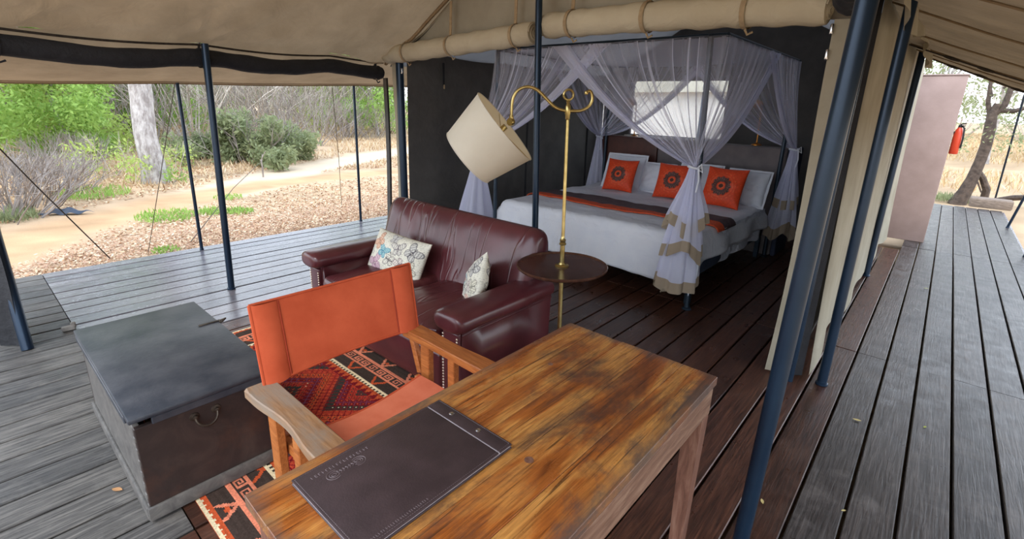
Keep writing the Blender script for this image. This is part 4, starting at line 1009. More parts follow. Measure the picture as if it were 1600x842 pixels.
# ---------------------------------------------------------------- leather sofa
def build_sofa():
    t = thing('leather_sofa', 'burgundy leather two-seat sofa with brass nail heads', 'sofa', (-2.53, 2.0, 0))
    L = MT['leather']; xl, xr = -3.36, -1.72; yf, yb = 1.60, 2.50
    m = MB(); rbox(m, ((xl+xr)/2, 2.0, .165), (xr-xl-.30, .78, .25), .03); weld(m.build('base', L, t))
    m = MB(); rbox(m, ((xl+xr)/2, yf+.028, .185), (xr-xl-.34, .06, .235), .025); weld(m.build('front_rail', L, t))
    xm = (xl+xr)/2; xa, xb = xl+.185, xr-.185
    for i, (a, b) in enumerate(((xa, xm), (xm, xb))):
        m = MB(); rbox(m, ((a+b)/2, 1.92, .365), (b-a-.008, .68, .155), .06, puff=.03, wr=.012, seed=i*5); s = weld(m.build('seat_cushion', MT['leather_creased'], t))
        m = MB()
        for z in (.425, .312): 
            yq = 1.583 if z > .35 else 1.583
            m.tube([(lerp(a+.03, b-.03, u), yq+.004+.01*(2*u-1)**6*3, z) for u in np.linspace(0, 1, 14)], .005, 6)
        m.build('piping', L, s)
    # back : raked cross-section swept across with rounded shoulders
    m = MB(); prof = [(2.16, .36), (2.20, .55), (2.25, .72), (2.29, .83), (2.325, .885), (2.37, .905), (2.42, .89), (2.45, .85), (2.455, .78), (2.45, .5), (2.44, .12), (2.30, .10)]
    st = []
    for u in [math.copysign(1-(1-abs(t))**1.8, t) for t in np.linspace(-1, 1, 45)]:
        a = abs(u)**40; X = (xl+xr)/2-.02 + u*((xr-xl)/2-.045)
        def fn(y, z, X=X, a=a, u=u):
            d = .05*a if z > .5 else 0; zz = z - (.05*a*sm((z-.55)/.35)); yy = lerp(y, 2.36, .35*a) if z > .3 else y
            return Vector((X - u*.06*a*0 - (.05*sm((.75-z)/.7))*u*1.4, yy + .008*nz(u*6, z*7, 2)*(1 if y < 2.35 else 0), zz))
        st.append(fn)
    def dense(p, k=4):
        out = []
        for i in range(len(p)):
            p0, p1, p2, p3 = [Vector(p[(i+q) % len(p)]) for q in (-1, 0, 1, 2)]
            for j in range(k):
                s = j/k; out.append(tuple(.5*((2*p1)+(p2-p0)*s+(2*p0-5*p1+4*p2-p3)*s*s+(3*p1-p0-3*p2+p3)*s**3)))
        return out
    sweep(m, dense(prof), st); weld(m.build('backrest', MT['leather_creased'], t))
    m = MB(); m.tube([(xm+u*.55, 2.27+.0*u, .80+.0*u) for u in (-1, 1)], .001, 4)
    # arms
    for s, x in ((-1, xl), (1, xr)):
        xo = x; xi = x-s*.165
        m = MB(); prof = [(xi, .10), (xi, .50), (xo-s*.025, .50), (xo-s*.035, .10)]
        n0 = [lambda a, b, y=y: Vector((a, y, b)) for y in (yf+.02, 1.8, 2.1, 2.44)]
        sweep(m, prof if s > 0 else prof[::-1], n0); o = m.build('arm', L, t, 30)
        bm = bmesh.new(); bm.from_mesh(o.data); bmesh.ops.recalc_face_normals(bm, faces=bm.faces); bmesh.ops.bevel(bm, geom=bm.edges[:], offset=.012, segments=2, affect='EDGES'); bm.to_mesh(o.data); bm.free(); o.data.polygons.foreach_set('use_smooth', [True]*len(o.data.polygons))
        # padded scroll on top
        m = MB(); cx = (xo+xi)/2+s*.008; st = []
        pr = []
        for a in np.linspace(0, 2*PI, 28, endpoint=False):
            ca, sa = math.cos(a), math.sin(a); pr.append((math.copysign(abs(ca)**.7, ca)*.118, math.copysign(abs(sa)**.8, sa)*.060))
        ys = [1.553, 1.556, 1.566, 1.585, 1.615, 1.66, 1.75, 1.9, 2.05, 2.2, 2.3, 2.38]; sc = [.35, .68, .86, .96, 1, 1, 1, 1, 1, 1, .98, .9]
        for y, k in zip(ys, sc):
            st.append(lambda a, b, y=y, k=k: Vector((cx+a*k*(1-.0*(y-1.6)), y, (.537+b*k)-.0*(y-1.6)+.004*nz(a*20, y*6, 3))))
        sweep(m, pr, st); weld(m.build('arm_pad', L, t))
        # nailed front facing
        m = MB(); rbox(m, ((xo+xi)/2, yf+.012, .285), (.125, .03, .375), .012); fpan = weld(m.build('arm_front', L, t))
        for e in (-1, 1):
            m = MB()
            for k in range(20):
                m.lathe([(.0068, 0), (.006, .003), (.0025, .005)], 8, Matrix.Translation(((xo+xi)/2+e*.056, yf-.003, .105+k*.0178)) @ Matrix.Rotation(PI/2, 4, 'X'))
            m.build('nail_row', MT['stud'], fpan)
        m = MB(); m.tube([(xo-s*.026, lerp(yf+.03, 2.43, u), .452) for u in np.linspace(0, 1, 8)], .006, 6); m.build('piping', L, o)
    for x in (xl+.1, xr-.1):
        for y in (yf+.08, 2.38):
            m = MB(); m.lathe([(.022, .008), (.03, .05), (.032, .10)], 14, Matrix.Translation((x, y, 0))); m.build('foot', MT['leg_wood'], t)
build_sofa()

# ---------------------------------------------------------------- cushions and pillows
def pillow(name, label, cat, c, R, w, h, th, mat, colfn=None, nu=40, nv=40, pinch=.05, wr=.012, seed=0, group=None, flange=0):
    m = MB(); c = Vector(c)
    def side(sg):
        def f(u, v):
            x, y = 2*u-1, 2*v-1
            k = ((1-abs(x)**3.0)*(1-abs(y)**3.0)); k = max(0, k)**.62
            px = x*(w/2)*(1-pinch*(1-y*y)*abs(x)**2) ; py = y*(h/2)*(1-pinch*(1-x*x)*abs(y)**2)
            z = sg*th/2*k + sg*wr*nz(x*3+seed, y*3, sg*2)*k
            return R @ Vector((px, py, z)) + c
        return f
    m.grid(side(1), nu, nv, colfn); m.grid(side(-1), nu, nv, colfn)
    if flange:
        for z in (.002, -.002):
            m.grid(lambda u, v: R @ Vector(((2*u-1)*w/2*(1+flange), (2*v-1)*h/2*(1+flange*w/h), z+.004*math.sin(u*30)+.004*math.sin(v*22))) + c, 14, 14, colfn and (lambda u, v: colfn(0, 0)))
    o = m.build(name, mat, None, True, tuple(c)); weld(o, .0004); return tag(o, label, cat, group)
def facing(normal, up=(0, 0, 1), roll=0):
    n = Vector(normal).normalized(); u = Vector(up); x = u.cross(n).normalized(); y = n.cross(x)
    return Matrix((x, y, n)).transposed() @ Matrix.Rotation(roll, 3, 'Z')
BUT = [(-.62, .42, .30, .9, (226, 172, 142), (178, 132, 108)), (-.32, .05, .26, -.3, (116, 184, 196), (84, 140, 160)), (-.55, -.55, .34, .5, (206, 164, 184), (160, 122, 142)), (-.02, -.22, .24, 1.3, (226, 222, 208), (104, 98, 98)), (.16, .34, .28, .2, (214, 210, 200), (120, 112, 116)),
       (.34, -.30, .26, 2.2, (220, 206, 198), (132, 116, 116)), (.66, .38, .32, -.6, (196, 194, 190), (104, 100, 104)), (.70, -.42, .28, .7, (222, 216, 196), (136, 132, 120)), (-.10, .74, .2, 0, (206, 206, 202), (140, 134, 138)), (.2, -.78, .22, .4, (236, 190, 170), (170, 130, 118)), (-.86, -.05, .2, 1.8, (224, 220, 206), (140, 132, 128))]
def butterfly_col(asp, rotc=0):
    base = lin((226, 222, 206)); bl = [(x, y, s, a+rotc, lin(f), lin(o)) for x, y, s, a, f, o in BUT]
    def f(u, v):
        X, Y = (2*u-1), (2*v-1)
        for bx, by, s, a, fc, oc in bl:
            dx, dy = (X-bx)*asp, (Y-by); ca, sa = math.cos(a), math.sin(a); p, q = dx*ca+dy*sa, -dx*sa+dy*ca; s = s*1.4; p = abs(p)/s; q = q/s
            if p < .05 and abs(q) < .6: return oc
            e1 = ((p-.48)/.50)**2+((q-.28-.35*(p-.3))/.40)**2; e2 = ((p-.36)/.36)**2+((q+.38)/.36)**2
            e = min(e1, e2)
            if e < 1:
                if e > .68: return oc
                return oc if (math.sin(p*22+q*9) > .80) else tuple(lerp(fc[i], base[i], .15+.25*abs(math.sin(p*9+q*13))) for i in range(3))
        w = math.sin(X*41+math.sin(Y*23)*2)*math.sin(Y*37+1.3*math.sin(X*19))
        return tuple(c*(.74 if w > .62 else 1) for c in base)
    return f
bm_ = attr_mat('printed_butterfly_linen', .9, .25, 420, .15)
pillow('butterfly_cushion', 'oblong butterfly print cushion lying at the left arm of the sofa', 'cushion', (-2.86, 2.035, .555), facing((.10, -.90, .42), roll=-.06), .56, .33, .15, bm_, butterfly_col(1.6), 130, 84)
pillow('butterfly_cushion', 'butterfly print cushion standing on a corner in the right angle of the sofa', 'cushion', (-2.085, 2.07, .545), facing((-.62, -.72, .26), roll=.62), .40, .32, .13, bm_, butterfly_col(1.25, .9), 100, 84)
def medallion(u, v):
    X, Y = 2*u-1, 2*v-1; r = math.hypot(X, Y); a = math.atan2(Y, X); red, dk, lt = lin((226, 74, 34)), lin((84, 52, 46)), lin((240, 108, 60))
    if r < .10: return dk
    if r < .15: return lt
    if r < .21: return red
    if r < .47+.03*math.cos(a*12): return dk if not (r > .30 and math.sin(a*24) > .75) else lin((140, 92, 78))
    if .54 < r < .57: return lt
    if .66 < r < .70 and math.sin(a*18) > .1: return lt
    n = math.sin(X*26)*math.sin(Y*26); return tuple(c*(1.1 if n > .4 else 1) for c in red)
om_ = attr_mat('orange_medallion_silk', .55, .15, 300, .4)
ZM = .64
def bedcush(lbl, x, y, w, turn, zc=None):
    pillow('medallion_cushion', lbl, 'cushion', (x, y, ZM+w*.46), facing((turn, -.93, .36)), w, w, .15, om_, medallion, 64, 64, .07)
bedcush('orange cushion with dark medallion, leftmost on the bed', -3.06, 5.62, .42, .03)
bedcush('orange medallion cushion in the middle of the bed left of the net tail', -2.35, 5.62, .43, .05)
bedcush('orange medallion cushion at the right of the bed, half behind the net tail', -1.76, 5.58, .45, -.10)
for lbl, x, y, w, h, tn in (('white pillow behind the leftmost orange cushion', -3.16, 5.90, .54, .46, .05), ('white pillow between the left and middle orange cushions', -2.70, 5.92, .42, .38, .0), ('white pillow behind the middle orange cushion', -2.18, 5.95, .50, .42, .0), ('white pillow leaning on the grey headboard right of the orange cushions', -1.62, 5.92, .46, .41, -.06)):
    pillow('white_pillow', lbl, 'pillow', (x, y, ZM+h*.45), facing((tn, -.92, .38)), w, h, .17, MT['white_linen'], None, 30, 30, .05, .02, x*3, None, .05)

# ---------------------------------------------------------------- bed
BX0, BX1, BY0, BY1 = -3.64, -1.43, 4.02, 6.22
def build_bed():
    t = thing('four_poster_bed', 'wide bed with blue-grey steel posts under the mosquito net', 'bed', ((BX0+BX1)/2, (BY0+BY1)/2, 0))
    m = MB(); m.box(((BX0+BX1)/2, (BY0+BY1)/2, .29), (BX1-BX0-.02, BY1-BY0-.02, .12), .015, 2); m.build('bed_base', MT['bed_blue'], t, 30)
    m = MB(); rbox(m, ((BX0+BX1)/2, (BY0+BY1)/2, .47), (BX1-BX0-.03, BY1-BY0-.03, .24), .05); weld(m.build('mattress', MT['white_linen'], t))
    for x in (BX0+.03, -2.5, BX1-.02):
        for y in (BY0+.06, BY1-.10):
            m = MB(); m.box((x, y, .12), (.05, .05, .24), .006); m.build('leg', MT['bed_metal'], t, 30)
    for x, y in ((BX0-.06, BY0-.05), (BX1+.025, BY0-.055), (BX0-.06, BY1+.06), (BX1+.05, BY1+.0)):
        fr = x > -2 and y < 4.5
        m = MB(); m.tube([(x, y, .003), (x-(.10 if fr else 0), y, 2.21)], .022, 12); p = m.build('post', MT['bed_metal'], t)
        m = MB(); m.lathe([(.04, .0), (.04, .008), (.024, .02)], 14, Matrix.Translation((x, y, .001))); m.build('foot_plate', MT['bed_metal'], p)
    zt = 2.20; xa, xb, ya, yb = BX0-.06, BX1+.05, BY0-.05, BY1+.03
    for a, b in (((xa, ya), (xb, ya)), ((xa, yb), (xb, yb)), ((xa, ya), (xa, yb)), ((xb, ya), (xb, yb))):
        m = MB(); m.tube([(a[0], a[1], zt), (b[0], b[1], zt)], .016, 10); m.build('canopy_rail', MT['bed_metal'], t)
build_bed()
def build_duvet():
    hw = (BX1-BX0)/2; hy = (BY1-BY0)/2; cx, cy = (BX0+BX1)/2, (BY0+BY1)/2; r = .07; z0 = .612
    def dr(s, h):
        a = abs(s); e = a-(h-r); g = 1 if s > 0 else -1
        if e <= 0: return s, 0
        if e < r*PI/2: return g*(h-r+r*math.sin(e/r)), -r*(1-math.cos(e/r))
        return g*(h+.012), -r-(e-r*PI/2)
    ex, ey = .27, .42
    def f(u, v):
        sx = lerp(-hw-ex, hw+ex*.85, u); sy = lerp(-hy-ey, hy-.16, v)
        x, dzx = dr(sx, hw+.015); y, dzy = dr(sy, hy+.015) if sy < 0 else (sy, 0)
        k = .55+.45*sm((dzx+dzy+.3)/.3)
        dz = dzx+dzy
        if dzx < 0 and dzy < 0: dz = -math.hypot(dzx, dzy)*1.05
        fold = .018*nz(sx*2.6, sy*2.6, 1)+.008*nz(sx*8, sy*6, 4)
        if dzy < -.08: y -= .03*(1+math.sin(sx*7+nz(sx*2, 0)*3))*min(1, -dzy/.3)
        if dzx < -.08: x += (.025*(1+math.sin(sy*9)))*min(1, -dzx/.2)*(1 if sx > 0 else -1)
        hem = .03*nz(sx*1.7, 7, 2)*(1 if dzy < -.2 else 0)
        return (cx+x, cy+y, max(.07, z0+dz+fold+hem+.02))
    m = MB(); m.grid(f, 110, 100); o = m.build('duvet', MT['white_linen'], None, True, (cx, cy, .6)); tag(o, 'white duvet spread over the bed and hanging over its foot', 'bedding')
    sd_ = o.modifiers.new('thick', 'SOLIDIFY'); sd_.thickness = .012; sd_.offset = -1
    # runner, in two bands that follow the duvet
    t = thing('bed_runner', 'plum and orange woven runner laid across the white duvet', 'bed runner', (cx, 4.65, .63))
    for nm, v0, v1, mt in (('orange_band', .355, .425, 'runner_orange'), ('plum_band', .425, .555, 'runner_plum')):
        m = MB(); m.grid(lambda u, v: Vector(f(lerp(.04, .93, u), lerp(v0, v1, v)+.008*math.sin(u*9)))+Vector((0, 0, .010 if .12 < u < .88 else .010))+Vector(((.014 if u > .5 else -.014)*sm((abs(u-.5)-.36)/.05), 0, 0)), 90, 10)
        o = m.build(nm, MT[mt], t); s_ = o.modifiers.new('thick', 'SOLIDIFY'); s_.thickness = .008; s_.offset = 1
build_duvet()
m = MB(); 
m.grid(lambda u, v: (BX1+.004+.022*math.sin(v*17+3*nz(v*4, u*2))*(.3+.7*u)+.02, lerp(BY0+.6, BY1-.18, v), .61-.33*u+.02*nz(u*4, v*9, 8)), 14, 60)
tag(m.build('rumpled_sheet', MT['sheet'], None, True, (BX1, 5.2, .6)), 'rumpled bluish white sheet hanging down the right side of the bed', 'bedding')

def build_headboard():
    t = thing('headboard', 'wide padded headboard, dark brown left part and grey right part', 'headboard', (-2.53, 6.5, 0))
    m = MB(); rbox(m, (-3.37, 6.42, .64), (.90, .22, 1.28), .02); weld(m.build('brown_panel', MT['head_brown'], t))
    m = MB(); rbox(m, (-2.13, 6.42, .635), (1.57, .22, 1.27), .025); weld(m.build('grey_panel', MT['head_grey'], t))
    m = MB(); rbox(m, (-1.315, 6.57, .635), (.055, .54, 1.27), .02); weld(m.build('end_panel', MT['head_blue'], t))
    m = MB(); m.box((-2.58, 6.67, .63), (2.5, .26, 1.25), .01); m.build('rear_cabinet', MT['head_brown'], t, 30)
build_headboard()

def reading_lamp(lbl, x, y, a):
    t = thing('reading_lamp', lbl, 'lamp', (x, y, 1.272)); Z = 1.272
    m = MB(); m.lathe([(.06, 0), (.06, .008), (.045, .018), (.012, .03), (.009, .05)], 20, Matrix.Translation((x, y, Z))); m.build('base', MT['brass_red'], t)
    m = MB(); m.tube([(x, y, Z+.03), (x-.01, y, Z+.44)], .007, 10); m.build('stem', MT['brass_red'], t)
    m = MB(); m.tube([(x-.01, y, Z+.44), (x-.02, y-.02, Z+.475), (x-.05, y-.05, Z+.48)], .006, 8); m.build('joint', MT['brass_red'], t)
    R = Matrix.Translation((x-.06, y-.06, Z+.44)) @ Matrix.Rotation(a, 4, 'Z') @ Matrix.Rotation(.35, 4, 'Y')
    m = MB(); m.lathe([(.078, 0), (.076, .02), (.066, .05), (.045, .075), (.02, .088), (.0, .09)], 24, R, False); m.build('shade', MT['brass_red'], t)
reading_lamp('copper brass reading lamp on the right of the headboard', -1.74, 6.50, .2)
reading_lamp('brass reading lamp on the left of the headboard behind the net', -3.38, 6.50, 2.6)

# ---------------------------------------------------------------- mosquito net
def net_mat(name, col, alpha):
    k = NT(name); v = k.coord('pos'); k.color(L4(col)); k.set(.9, 0, .05)
    t = k.n('ShaderNodeBsdfTranslucent'); t.inputs[0].default_value = L4(col); mx = k.n('ShaderNodeMixShader'); mx.inputs[0].default_value = .4
    k.l(k.b.outputs[0], mx.inputs[1]); k.l(t.outputs[0], mx.inputs[2]); tr = k.n('ShaderNodeBsdfTransparent'); m2 = k.n('ShaderNodeMixShader')
    lw = k.n('ShaderNodeLayerWeight'); lw.inputs['Blend'].default_value = .4
    fac = k.ramp(lw.outputs['Facing'], [(.0, (alpha,)*3), (.85, (min(1, alpha*2.4),)*3)]); k.l(fac, m2.inputs[0])
    k.l(tr.outputs[0], m2.inputs[1]); k.l(mx.outputs[0], m2.inputs[2]); k.l(m2.outputs[0], k.out.inputs[0]); return k.m
def build_net():
    t = thing('mosquito_net', 'pale lavender mosquito net tied back at the bed posts, tan hems', 'mosquito net', (-2.53, 5.1, 2.2))
    nm = net_mat('lavender_white_netting', (238, 239, 254), .23); dense_ = net_mat('gathered_netting', (232, 234, 252), .70); edge = net_mat('netting_edge_folds', (234, 236, 252), .72)
    tan = cloth_trans('tan_net_hem', (176, 160, 140), (160, 144, 124), .2)
    xa, xb, ya, yb, zt = -3.72, -1.36, 3.94, 6.28, 2.19
    KN = {'fl': (-3.93, 3.93, 1.20), 'fr': (-1.475, 3.905, 1.22), 'bl': (-3.80, 6.26, 1.26), 'br': (-1.27, 6.24, 1.27)}
    def curtain(A, B, K, out, sag=.12, folds=11, ph=0):
        A, B, K, out = Vector(A), Vector(B), Vector(K), Vector(out); W = (B-A); wd = W.normalized()
        def f(u, v):
            top = A.lerp(B, u); kp = K + wd*(.05*(u-.5)) + out*.012*math.sin(u*20)
            c1 = top.lerp(K, .30*u) + Vector((0, 0, -.30*(1-u)-.05)); c2 = top.lerp(K, .68) + Vector((0, 0, -.03-.04*u))
            s = v; q = top*(1-s)**3 + c1*3*s*(1-s)**2 + c2*3*s*s*(1-s) + kp*s**3
            q = q + Vector((0, 0, -sag*u*math.sin(PI*v)))
            env = min(1, .25+v*1.2)*(1-v)**.5+.12
            a_ = (.022*math.sin(u*folds*2*PI+ph)+.012*math.sin(u*folds*3.7*PI+ph*2+1.3))*env
            return q + out*a_ + wd*(.014*math.sin(u*folds*2.9*PI+ph)*env)
        m = MB(); m.grid(f, 120, 30); m.build('curtain', nm, t)
        m = MB()
        m.grid(lambda u, v: f(.93+.07*u, v) + out*.004, 8, 30); m.grid(lambda u, v: f(.88+.09*u, v) + out*.012, 8, 30); m.build('curtain_edge', edge, t)
        m = MB(); rr = random.Random(int(ph*10)+3)
        for _ in range(9):
            u0 = rr.uniform(.03, .95); m.grid(lambda u, v: f(u0+(.008+.006*rr.random()*0)*u*(1+v*1.4), v) + out*.006, 2, 26)
        m.build('fold', edge, t)
    curtain((xa, ya, zt), (-2.35, ya, zt), KN['fl'], (0, -1, 0), .10, 9, 1); curtain((xb, ya, zt), (-2.95, ya-.015, zt), KN['fr'], (0, -1, 0), .06, 11, 2)
    curtain((xb, ya, zt), (xb, 5.35, zt), KN['fr'], (1, 0, 0), .10, 9, 3); curtain((xb, yb, zt), (xb, 5.0, zt), KN['br'], (1, 0, 0), .10, 9, 4)
    curtain((xa, ya, zt), (xa, 5.2, zt), KN['fl'], (-1, 0, 0), .10, 9, 5); curtain((xa, yb, zt), (xa, 4.9, zt), KN['bl'], (-1, 0, 0), .12, 9, 6)
    curtain((xa, yb, zt), (-2.4, yb, zt), KN['bl'], (0, 1, 0), .16, 10, 7); curtain((xb, yb, zt), (-2.6, yb, zt), KN['br'], (0, 1, 0), .12, 10, 8)
    # top sheet and a plain valance all round
    m = MB(); m.grid(lambda u, v: (lerp(xa, xb, u), lerp(ya, yb, v), zt+.005-.09*math.sin(PI*u)*math.sin(PI*v)+.004*math.sin(u*30)), 24, 24); m.build('top_sheet', nm, t)
    def tail(K, r1, z1, flat, name_hem=True, hemh=.07, seed=0, lean=(0, 0), r0=.035, n=64, dirn=0):
        K = Vector(K); rr = random.Random(seed); p1, p2 = rr.uniform(0, 6), rr.uniform(0, 6)
        def f(u, v):
            a = 2*PI*u; z = lerp(K.z, z1, v) + (.05*math.sin(a*2+p1)+.03*math.sin(a*3+p2))*v*v
            r = lerp(r0, r1, sm(v)*.55+v*.45)*(1+.16*math.sin(a*7+p1)+.10*math.sin(a*11+p2)); ca, sa = math.cos(a)*r, math.sin(a)*r*flat
            cd, sn = math.cos(dirn), math.sin(dirn)
            return (K.x+ca*cd-sa*sn+lean[0]*v, K.y+ca*sn+sa*cd+lean[1]*v, z)
        vh = 1-hemh/(K.z-z1)
        m = MB(); m.grid(lambda u, v: f(u, v*vh), n, 22); m.build('tail', dense_, t)
        m = MB(); m.grid(lambda u, v: Vector(f(u, lerp(vh, 1, v))), n, 3); m.build('hem', tan, t)
    tail(KN['fr'], .175, .20, .50, seed=1, lean=(-.02, -.04), dirn=.7, hemh=.09); tail(Vector(KN['fr'])+Vector((.0, .0, 0)), .15, .50, .50, seed=2, lean=(.01, -.06), dirn=.7, hemh=.10); tail(Vector(KN['fr'])+Vector((0, 0, 0)), .165, .72, .4, seed=3, lean=(.0, -.03), dirn=.75, hemh=.10)
    tail(KN['fl'], .19, .25, .45, seed=4, dirn=.6, lean=(-.06, 0)); tail(KN['br'], .14, .28, .6, seed=5, dirn=.4, hemh=.12); tail(Vector(KN['br']), .12, .62, .6, seed=8, dirn=.4, hemh=.10); tail(KN['bl'], .14, .3, .6, seed=6, dirn=.4)
    for k in KN:
        K = Vector(KN[k]); m = MB(); m.tube([K+Vector((.048*math.cos(a), .048*math.sin(a), .006*math.sin(2*a))) for a in np.linspace(0, 2*PI, 20)], .010, 6, False)
        m.tube([K+Vector((.04, -.04, 0)), K+Vector((.075, -.06, .035)), K+Vector((.085, -.05, -.03)), K+Vector((.05, -.045, -.01))], .006, 6); m.tube([K+Vector((.05, -.045, 0)), K+Vector((.065, -.05, -.10)), K+Vector((.055, -.05, -.19))], .007, 6)
        m.build('tie', MT['white_linen'], t)
build_net()

# ---------------------------------------------------------------- brass floor lamp with its tray table
def build_lamp():
    x, y = -1.521, 2.233; t = thing('floor_lamp', 'brass floor lamp with round wooden tray and tilted cream shade', 'lamp', (x, y, 0)); T = Matrix.Translation((x, y, 0)); B = MT['brass']
    m = MB(); m.lathe([(.15, .001), (.15, .012), (.13, .022), (.06, .035), (.03, .06), (.016, .09)], 32, T); m.build('base', B, t)
    m = MB(); m.lathe([(.0135, .06), (.0135, .77)], 16, T); m.build('lower_stem', B, t)
    zt = .765
    m = MB(); prof = [(.0, zt-.018), (.20, zt-.018), (.252, zt-.012), (.263, zt-.002), (.264, zt+.006), (.258, zt+.009), (.252, zt+.002), (.24, zt-.001), (.0, zt)]; m.lathe(prof, 48, T, False); m.build('tray', MT['tray'], t)
    m = MB(); m.lathe([(.04, zt), (.041, zt+.004), (.036, zt+.009), (.02, zt+.012), (.016, zt+.02)], 24, T); m.build('tray_collar', B, t)
    m = MB(); m.lathe([(.0135, zt+.01), (.0135, zt+.125), (.019, zt+.128), (.020, zt+.136), (.014, zt+.142), (.017, zt+.150), (.018, zt+.157), (.011, zt+.165), (.010, zt+.18), (.009, 1.595)], 16, T); m.build('upper_stem', B, t)
    m = MB(); m.lathe([(.009, 1.585), (.013, 1.59), (.013, 1.61), (.016, 1.616), (.016, 1.65), (.012, 1.66), (.008, 1.668), (.012, 1.677), (.006, 1.687)], 16, T); m.build('arm_hub', B, t)
    # directions: the arm runs across the view to the left
    d = Vector((-.751, -.66, 0)); c = Vector((x, y, 0))
    def pt(s, z, o=0): return c + d*s + Vector((.66, -.751, 0))*o + Vector((0, 0, z))
    m = MB(); m.tube([pt(.026*math.cos(a), 1.712+.026*math.sin(a)) for a in np.linspace(0, 2*PI, 22)], .0062, 8, False); m.build('finial_ring', B, t)
    def cr(P_, k=8):
        out = []; n = len(P_)
        for i in range(n-1):
            p0, p1, p2, p3 = [P_[max(0, min(n-1, i+q))] for q in (-1, 0, 1, 2)]
            for j in range(k):
                s = j/k; out.append(.5*((2*p1)+(p2-p0)*s+(2*p0-5*p1+4*p2-p3)*s*s+(3*p1-p0-3*p2+p3)*s**3))
        return out+[P_[-1]]
    arm = [pt(-0.0968, 1.725), pt(-0.1107, 1.732), pt(-0.1230, 1.715), pt(-0.1246, 1.685), pt(-0.1066, 1.652), pt(-0.0697, 1.633), pt(-0.0246, 1.630), pt(0.0246, 1.633), pt(0.0697, 1.650), pt(0.1148, 1.690), pt(0.1640, 1.734), pt(0.2132, 1.750), pt(0.2624, 1.735), pt(0.2911, 1.695), pt(0.2993, 1.635), pt(0.2993, 1.605)]
    m = MB(); m.tube(cr(arm), .0085, 10); a_ = m.build('curved_arm', B, t)
    m = MB(); m.lathe([(.0, -.012), (.009, -.008), (.012, 0), (.009, .008), (.0, .012)], 12, Matrix.Translation(pt(-.0935, 1.723))); m.build('hook_knob', B, a_)
    # swivel joint
    J = pt(.302, 1.572); m = MB(); m.lathe([(.011, .0), (.013, .012), (.011, .022)], 12, Matrix.Translation(pt(.300, 1.584))); m.lathe([(.020, -.012), (.022, 0), (.020, .012)], 10, Matrix.Translation(J) @ Matrix.Rotation(PI/2, 4, 'X')); m.build('swivel_joint', B, t)
    # tilted drum shade : axis from the joint side (small rim) to the far wide rim
    ax = (d*.76 + Vector((0, 0, -.63)) + Vector((.66, -.751, 0))*-.075).normalized()
    C0 = J + ax*.022 + d*.014 + Vector((0, 0, -.012)) + Vector((0, 0, .0)); X = ax.cross(Vector((0, 0, 1))).normalized(); Yv = X.cross(ax)
    M = Matrix((( X.x, Yv.x, ax.x, C0.x), (X.y, Yv.y, ax.y, C0.y), (X.z, Yv.z, ax.z, C0.z), (0, 0, 0, 1)))
    h = .262; r0, r1 = .222, .172
    m = MB(); m.lathe([(lerp(r0, r1, k/6), lerp(.0, h, k/6)) for k in range(7)], 48, M, False); sh = m.build('lamp_shade', MT['shade'], t)
    m = MB(); m.lathe([(lerp(r0, r1, k/6)-.003, lerp(.001, h-.001, k/6)) for k in range(7)], 48, M, False); m.build('shade_lining', MT['shade_in'], sh)
    m = MB()
    for r_, z_ in ((r0, 0), (r1, h)): m.tube([M @ Vector((r_*math.cos(a), r_*math.sin(a), z_)) for a in np.linspace(0, 2*PI, 48)], .003, 6, False)
    m.build('rim_tape', MT['shade'], sh)
    m = MB()
    for k in range(3):
        a = k*2*PI/3+.4; m.tube([M @ Vector((0, 0, .03)), M @ Vector((r0*math.cos(a), r0*math.sin(a), .003))], .002, 5)
    m.lathe([(.016, -.005), (.016, .03), (.02, .034), (.02, .075), (.014, .08)], 14, M); m.build('bulb_holder', B, t)
    m = MB(); m.lathe([(.011, .08), (.018, .10), (.028, .13), (.028, .15), (.016, .17), (.0, .176)], 18, M); m.build('bulb', MT['label_white'], t)
    w = Vector((0, 0, 1)).cross(d); t.rotation_euler = Matrix.Rotation(math.radians(1.2), 3, w).to_euler()
build_lamp()

# ---------------------------------------------------------------- right hand deck : pink wall, extinguisher
def build_pink():
    t = thing('screen_wall', 'dusty pink plastered wall standing at the far end of the right deck', 'wall', (-.40, 8.85, 0)); m = MB()
    m.box((-.45, 8.85, 1.09), (.96, .46, 2.18), .012, 2); m.build('plaster', MT['pink'], t, 30)
    m = MB(); m.box((-.45, 8.85, 2.19), (.98, .48, .02), .006); m.build('coping', MT['pink'], t, 30)
build_pink()
def build_ext():
    x, y, z = .082, 8.88, 1.20; t = thing('fire_extinguisher', 'red fire extinguisher hung on the far edge of the pink wall', 'extinguisher', (x, y, z)); T = Matrix.Translation((x, y, z))
    m = MB(); m.lathe([(.0, 0), (.042, .0), (.048, .012), (.048, .27), (.04, .31), (.025, .335), (.02, .345)], 22, T); m.build('cylinder', MT['red_ext'], t)
    m = MB(); m.lathe([(.02, .34), (.02, .375), (.012, .38)], 12, T); m.beam((x, y, z+.385), (x+.05, y-.06, z+.40), .016, .012, .003); m.beam((x, y, z+.37), (x+.045, y-.05, z+.365), .016, .01, .003); m.build('valve', MT['black_rubber'], t)
    m = MB(); m.tube([(x+.018, y-.01, z+.36), (x+.045, y-.04, z+.34), (x+.058, y-.03, z+.2), (x+.056, y-.02, z+.08)], .01, 8); m.build('hose', MT['black_rubber'], t)
    m = MB(); m.box((.040, y, z+.28), (.024, .05, .03), .004); m.build('bracket', MT['iron'], t)
build_ext()

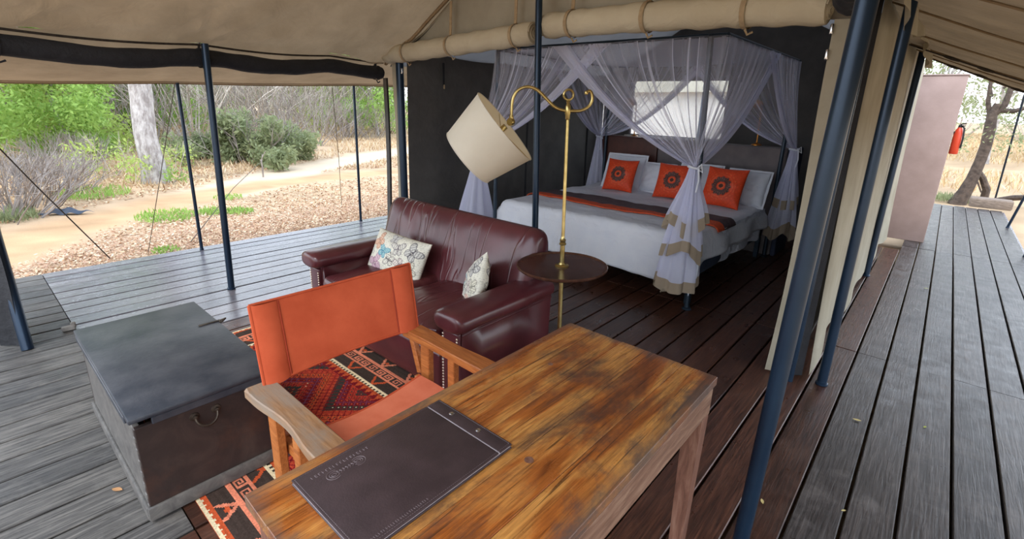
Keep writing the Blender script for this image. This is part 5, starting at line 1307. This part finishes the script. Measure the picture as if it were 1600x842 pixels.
# ---------------------------------------------------------------- small things
def rope(lbl, pts, r=.005, mat='rope'):
    m = MB(); m.tube(pts, r, 6); tag(m.build('guy_rope', MT[mat], None, True, tuple(pts[-1])), lbl, 'rope')
rope('black guy rope slanting from the left frame edge to the litter by the deck', [(-6.05, .02, 1.72), (-6.4, .48, .8), (-6.78, .97, -.13)], .006, 'cord')
rope('thin guy rope falling from the eave beside the leftmost thin pole', [(-6.05, 1.66, 1.76), (-6.4, 1.5, .85), (-6.8, 1.33, -.14)], .004)
rope('grey line stretched from a dry stake down to the deck edge', [(-12.3, 4.93, .18), (-9.3, 3.2, .1), (-6.9, 1.80, -.12)], .006)
rope('faint guy rope beside the thin pole nearest the bedroom', [(-6.06, 3.4, 1.8), (-6.9, 3.9, .8), (-7.8, 4.4, -.13)], .004)
rope('guy rope running outward from the right deck edge', [(1.09, 8.7, 1.70), (1.7, 9.4, .6), (2.2, 10.0, -.14)], .005)
m = MB(); m.tube([(-12.3, 4.93, -.22), (-12.28, 4.93, .05), (-12.33, 4.93, .22)], [.02, .018, .014], 7); m.tube([(-12.3, 4.93, .15), (-12.5, 5.05, .32)], .010, 6); m.tube([(-12.32, 4.93, .2), (-12.2, 5.0, .42)], .008, 6)
tag(m.build('dry_stake', MT['twig'], None, True, (-12.3, 4.93, -.2)), 'forked dry stick standing beside the path where the grey line starts', 'stake')
m = MB(); m.box((-4.47, .33, .018), (.035, .075, .034), .006); m.box((-4.49, .36, .026), (.03, .03, .05), .008)
tag(m.build('wooden_cleat', MT['wood_chip'], None, 30, (-4.47, .33, 0)), 'small grey wooden cleat on the boards at the lower left', 'cleat')
m = MB(); m.grid(lambda u, v: (-10.0+.5*(u-.5)*.5, .80+.3*(v-.5)+.4*u, gz(-10.0, .8)+.02+.08*math.sin(PI*u)*math.sin(PI*v)+.02*math.sin(u*14+v*9)), 16, 12)
tag(m.build('tarp_bundle', MT['tarp'], None, True, (-10.3, .9, -.15)), 'low slate blue tarp bundle lying by the dead brush at far left', 'tarp')
def dleaf(lbl, x, y, s, a, mat):
    m = MB(); vs = []; fs = []
    for i in range(7):
        u = i/6; w = math.sin(PI*u)**.8*.42*s; c = .22*s*math.sin(PI*u)*.5
        for k, q in enumerate((-1, 0, 1)):
            lx, ly = (u-.5)*s*2, q*w; vs.append((x+lx*math.cos(a)-ly*math.sin(a), y+lx*math.sin(a)+ly*math.cos(a), .004+c*abs(q)*.5+.12*s*(u-.3)**2))
    for i in range(6):
        for k in range(2): fs.append((i*3+k, i*3+k+1, (i+1)*3+k+1, (i+1)*3+k))
    m.add(vs, fs); tag(m.build('fallen_leaf', mat, None, True, (x, y, 0)), lbl, 'leaf')
lt, lp, lg = simple('tan_leaf', (190, 140, 92), (160, 112, 70)), simple('pale_leaf', (224, 204, 140), (204, 180, 112)), simple('yellow_green_leaf', (176, 178, 84), (150, 156, 68))
dleaf('curled tan leaf on the grey boards left of the chest', -2.39, .205, .026, .6, lt)
dleaf('pale yellow leaf on the right deck boards, the larger one', -.063, 3.097, .022, .2, lp)
dleaf('small yellow-green leaf on the right deck, right of the pale leaf', .229, 3.289, .014, 1.2, lg)
dleaf('pale leaf scrap beside the foot of the thick pole', -.29, 2.08, .016, 2.0, lp)
dleaf('tiny yellow leaf in a gap between the boards at bottom right', -.012, 2.27, .012, .9, lp)
dleaf('small dark green leaf on the far right deck boards', .138, 6.243, .022, .4, lg)
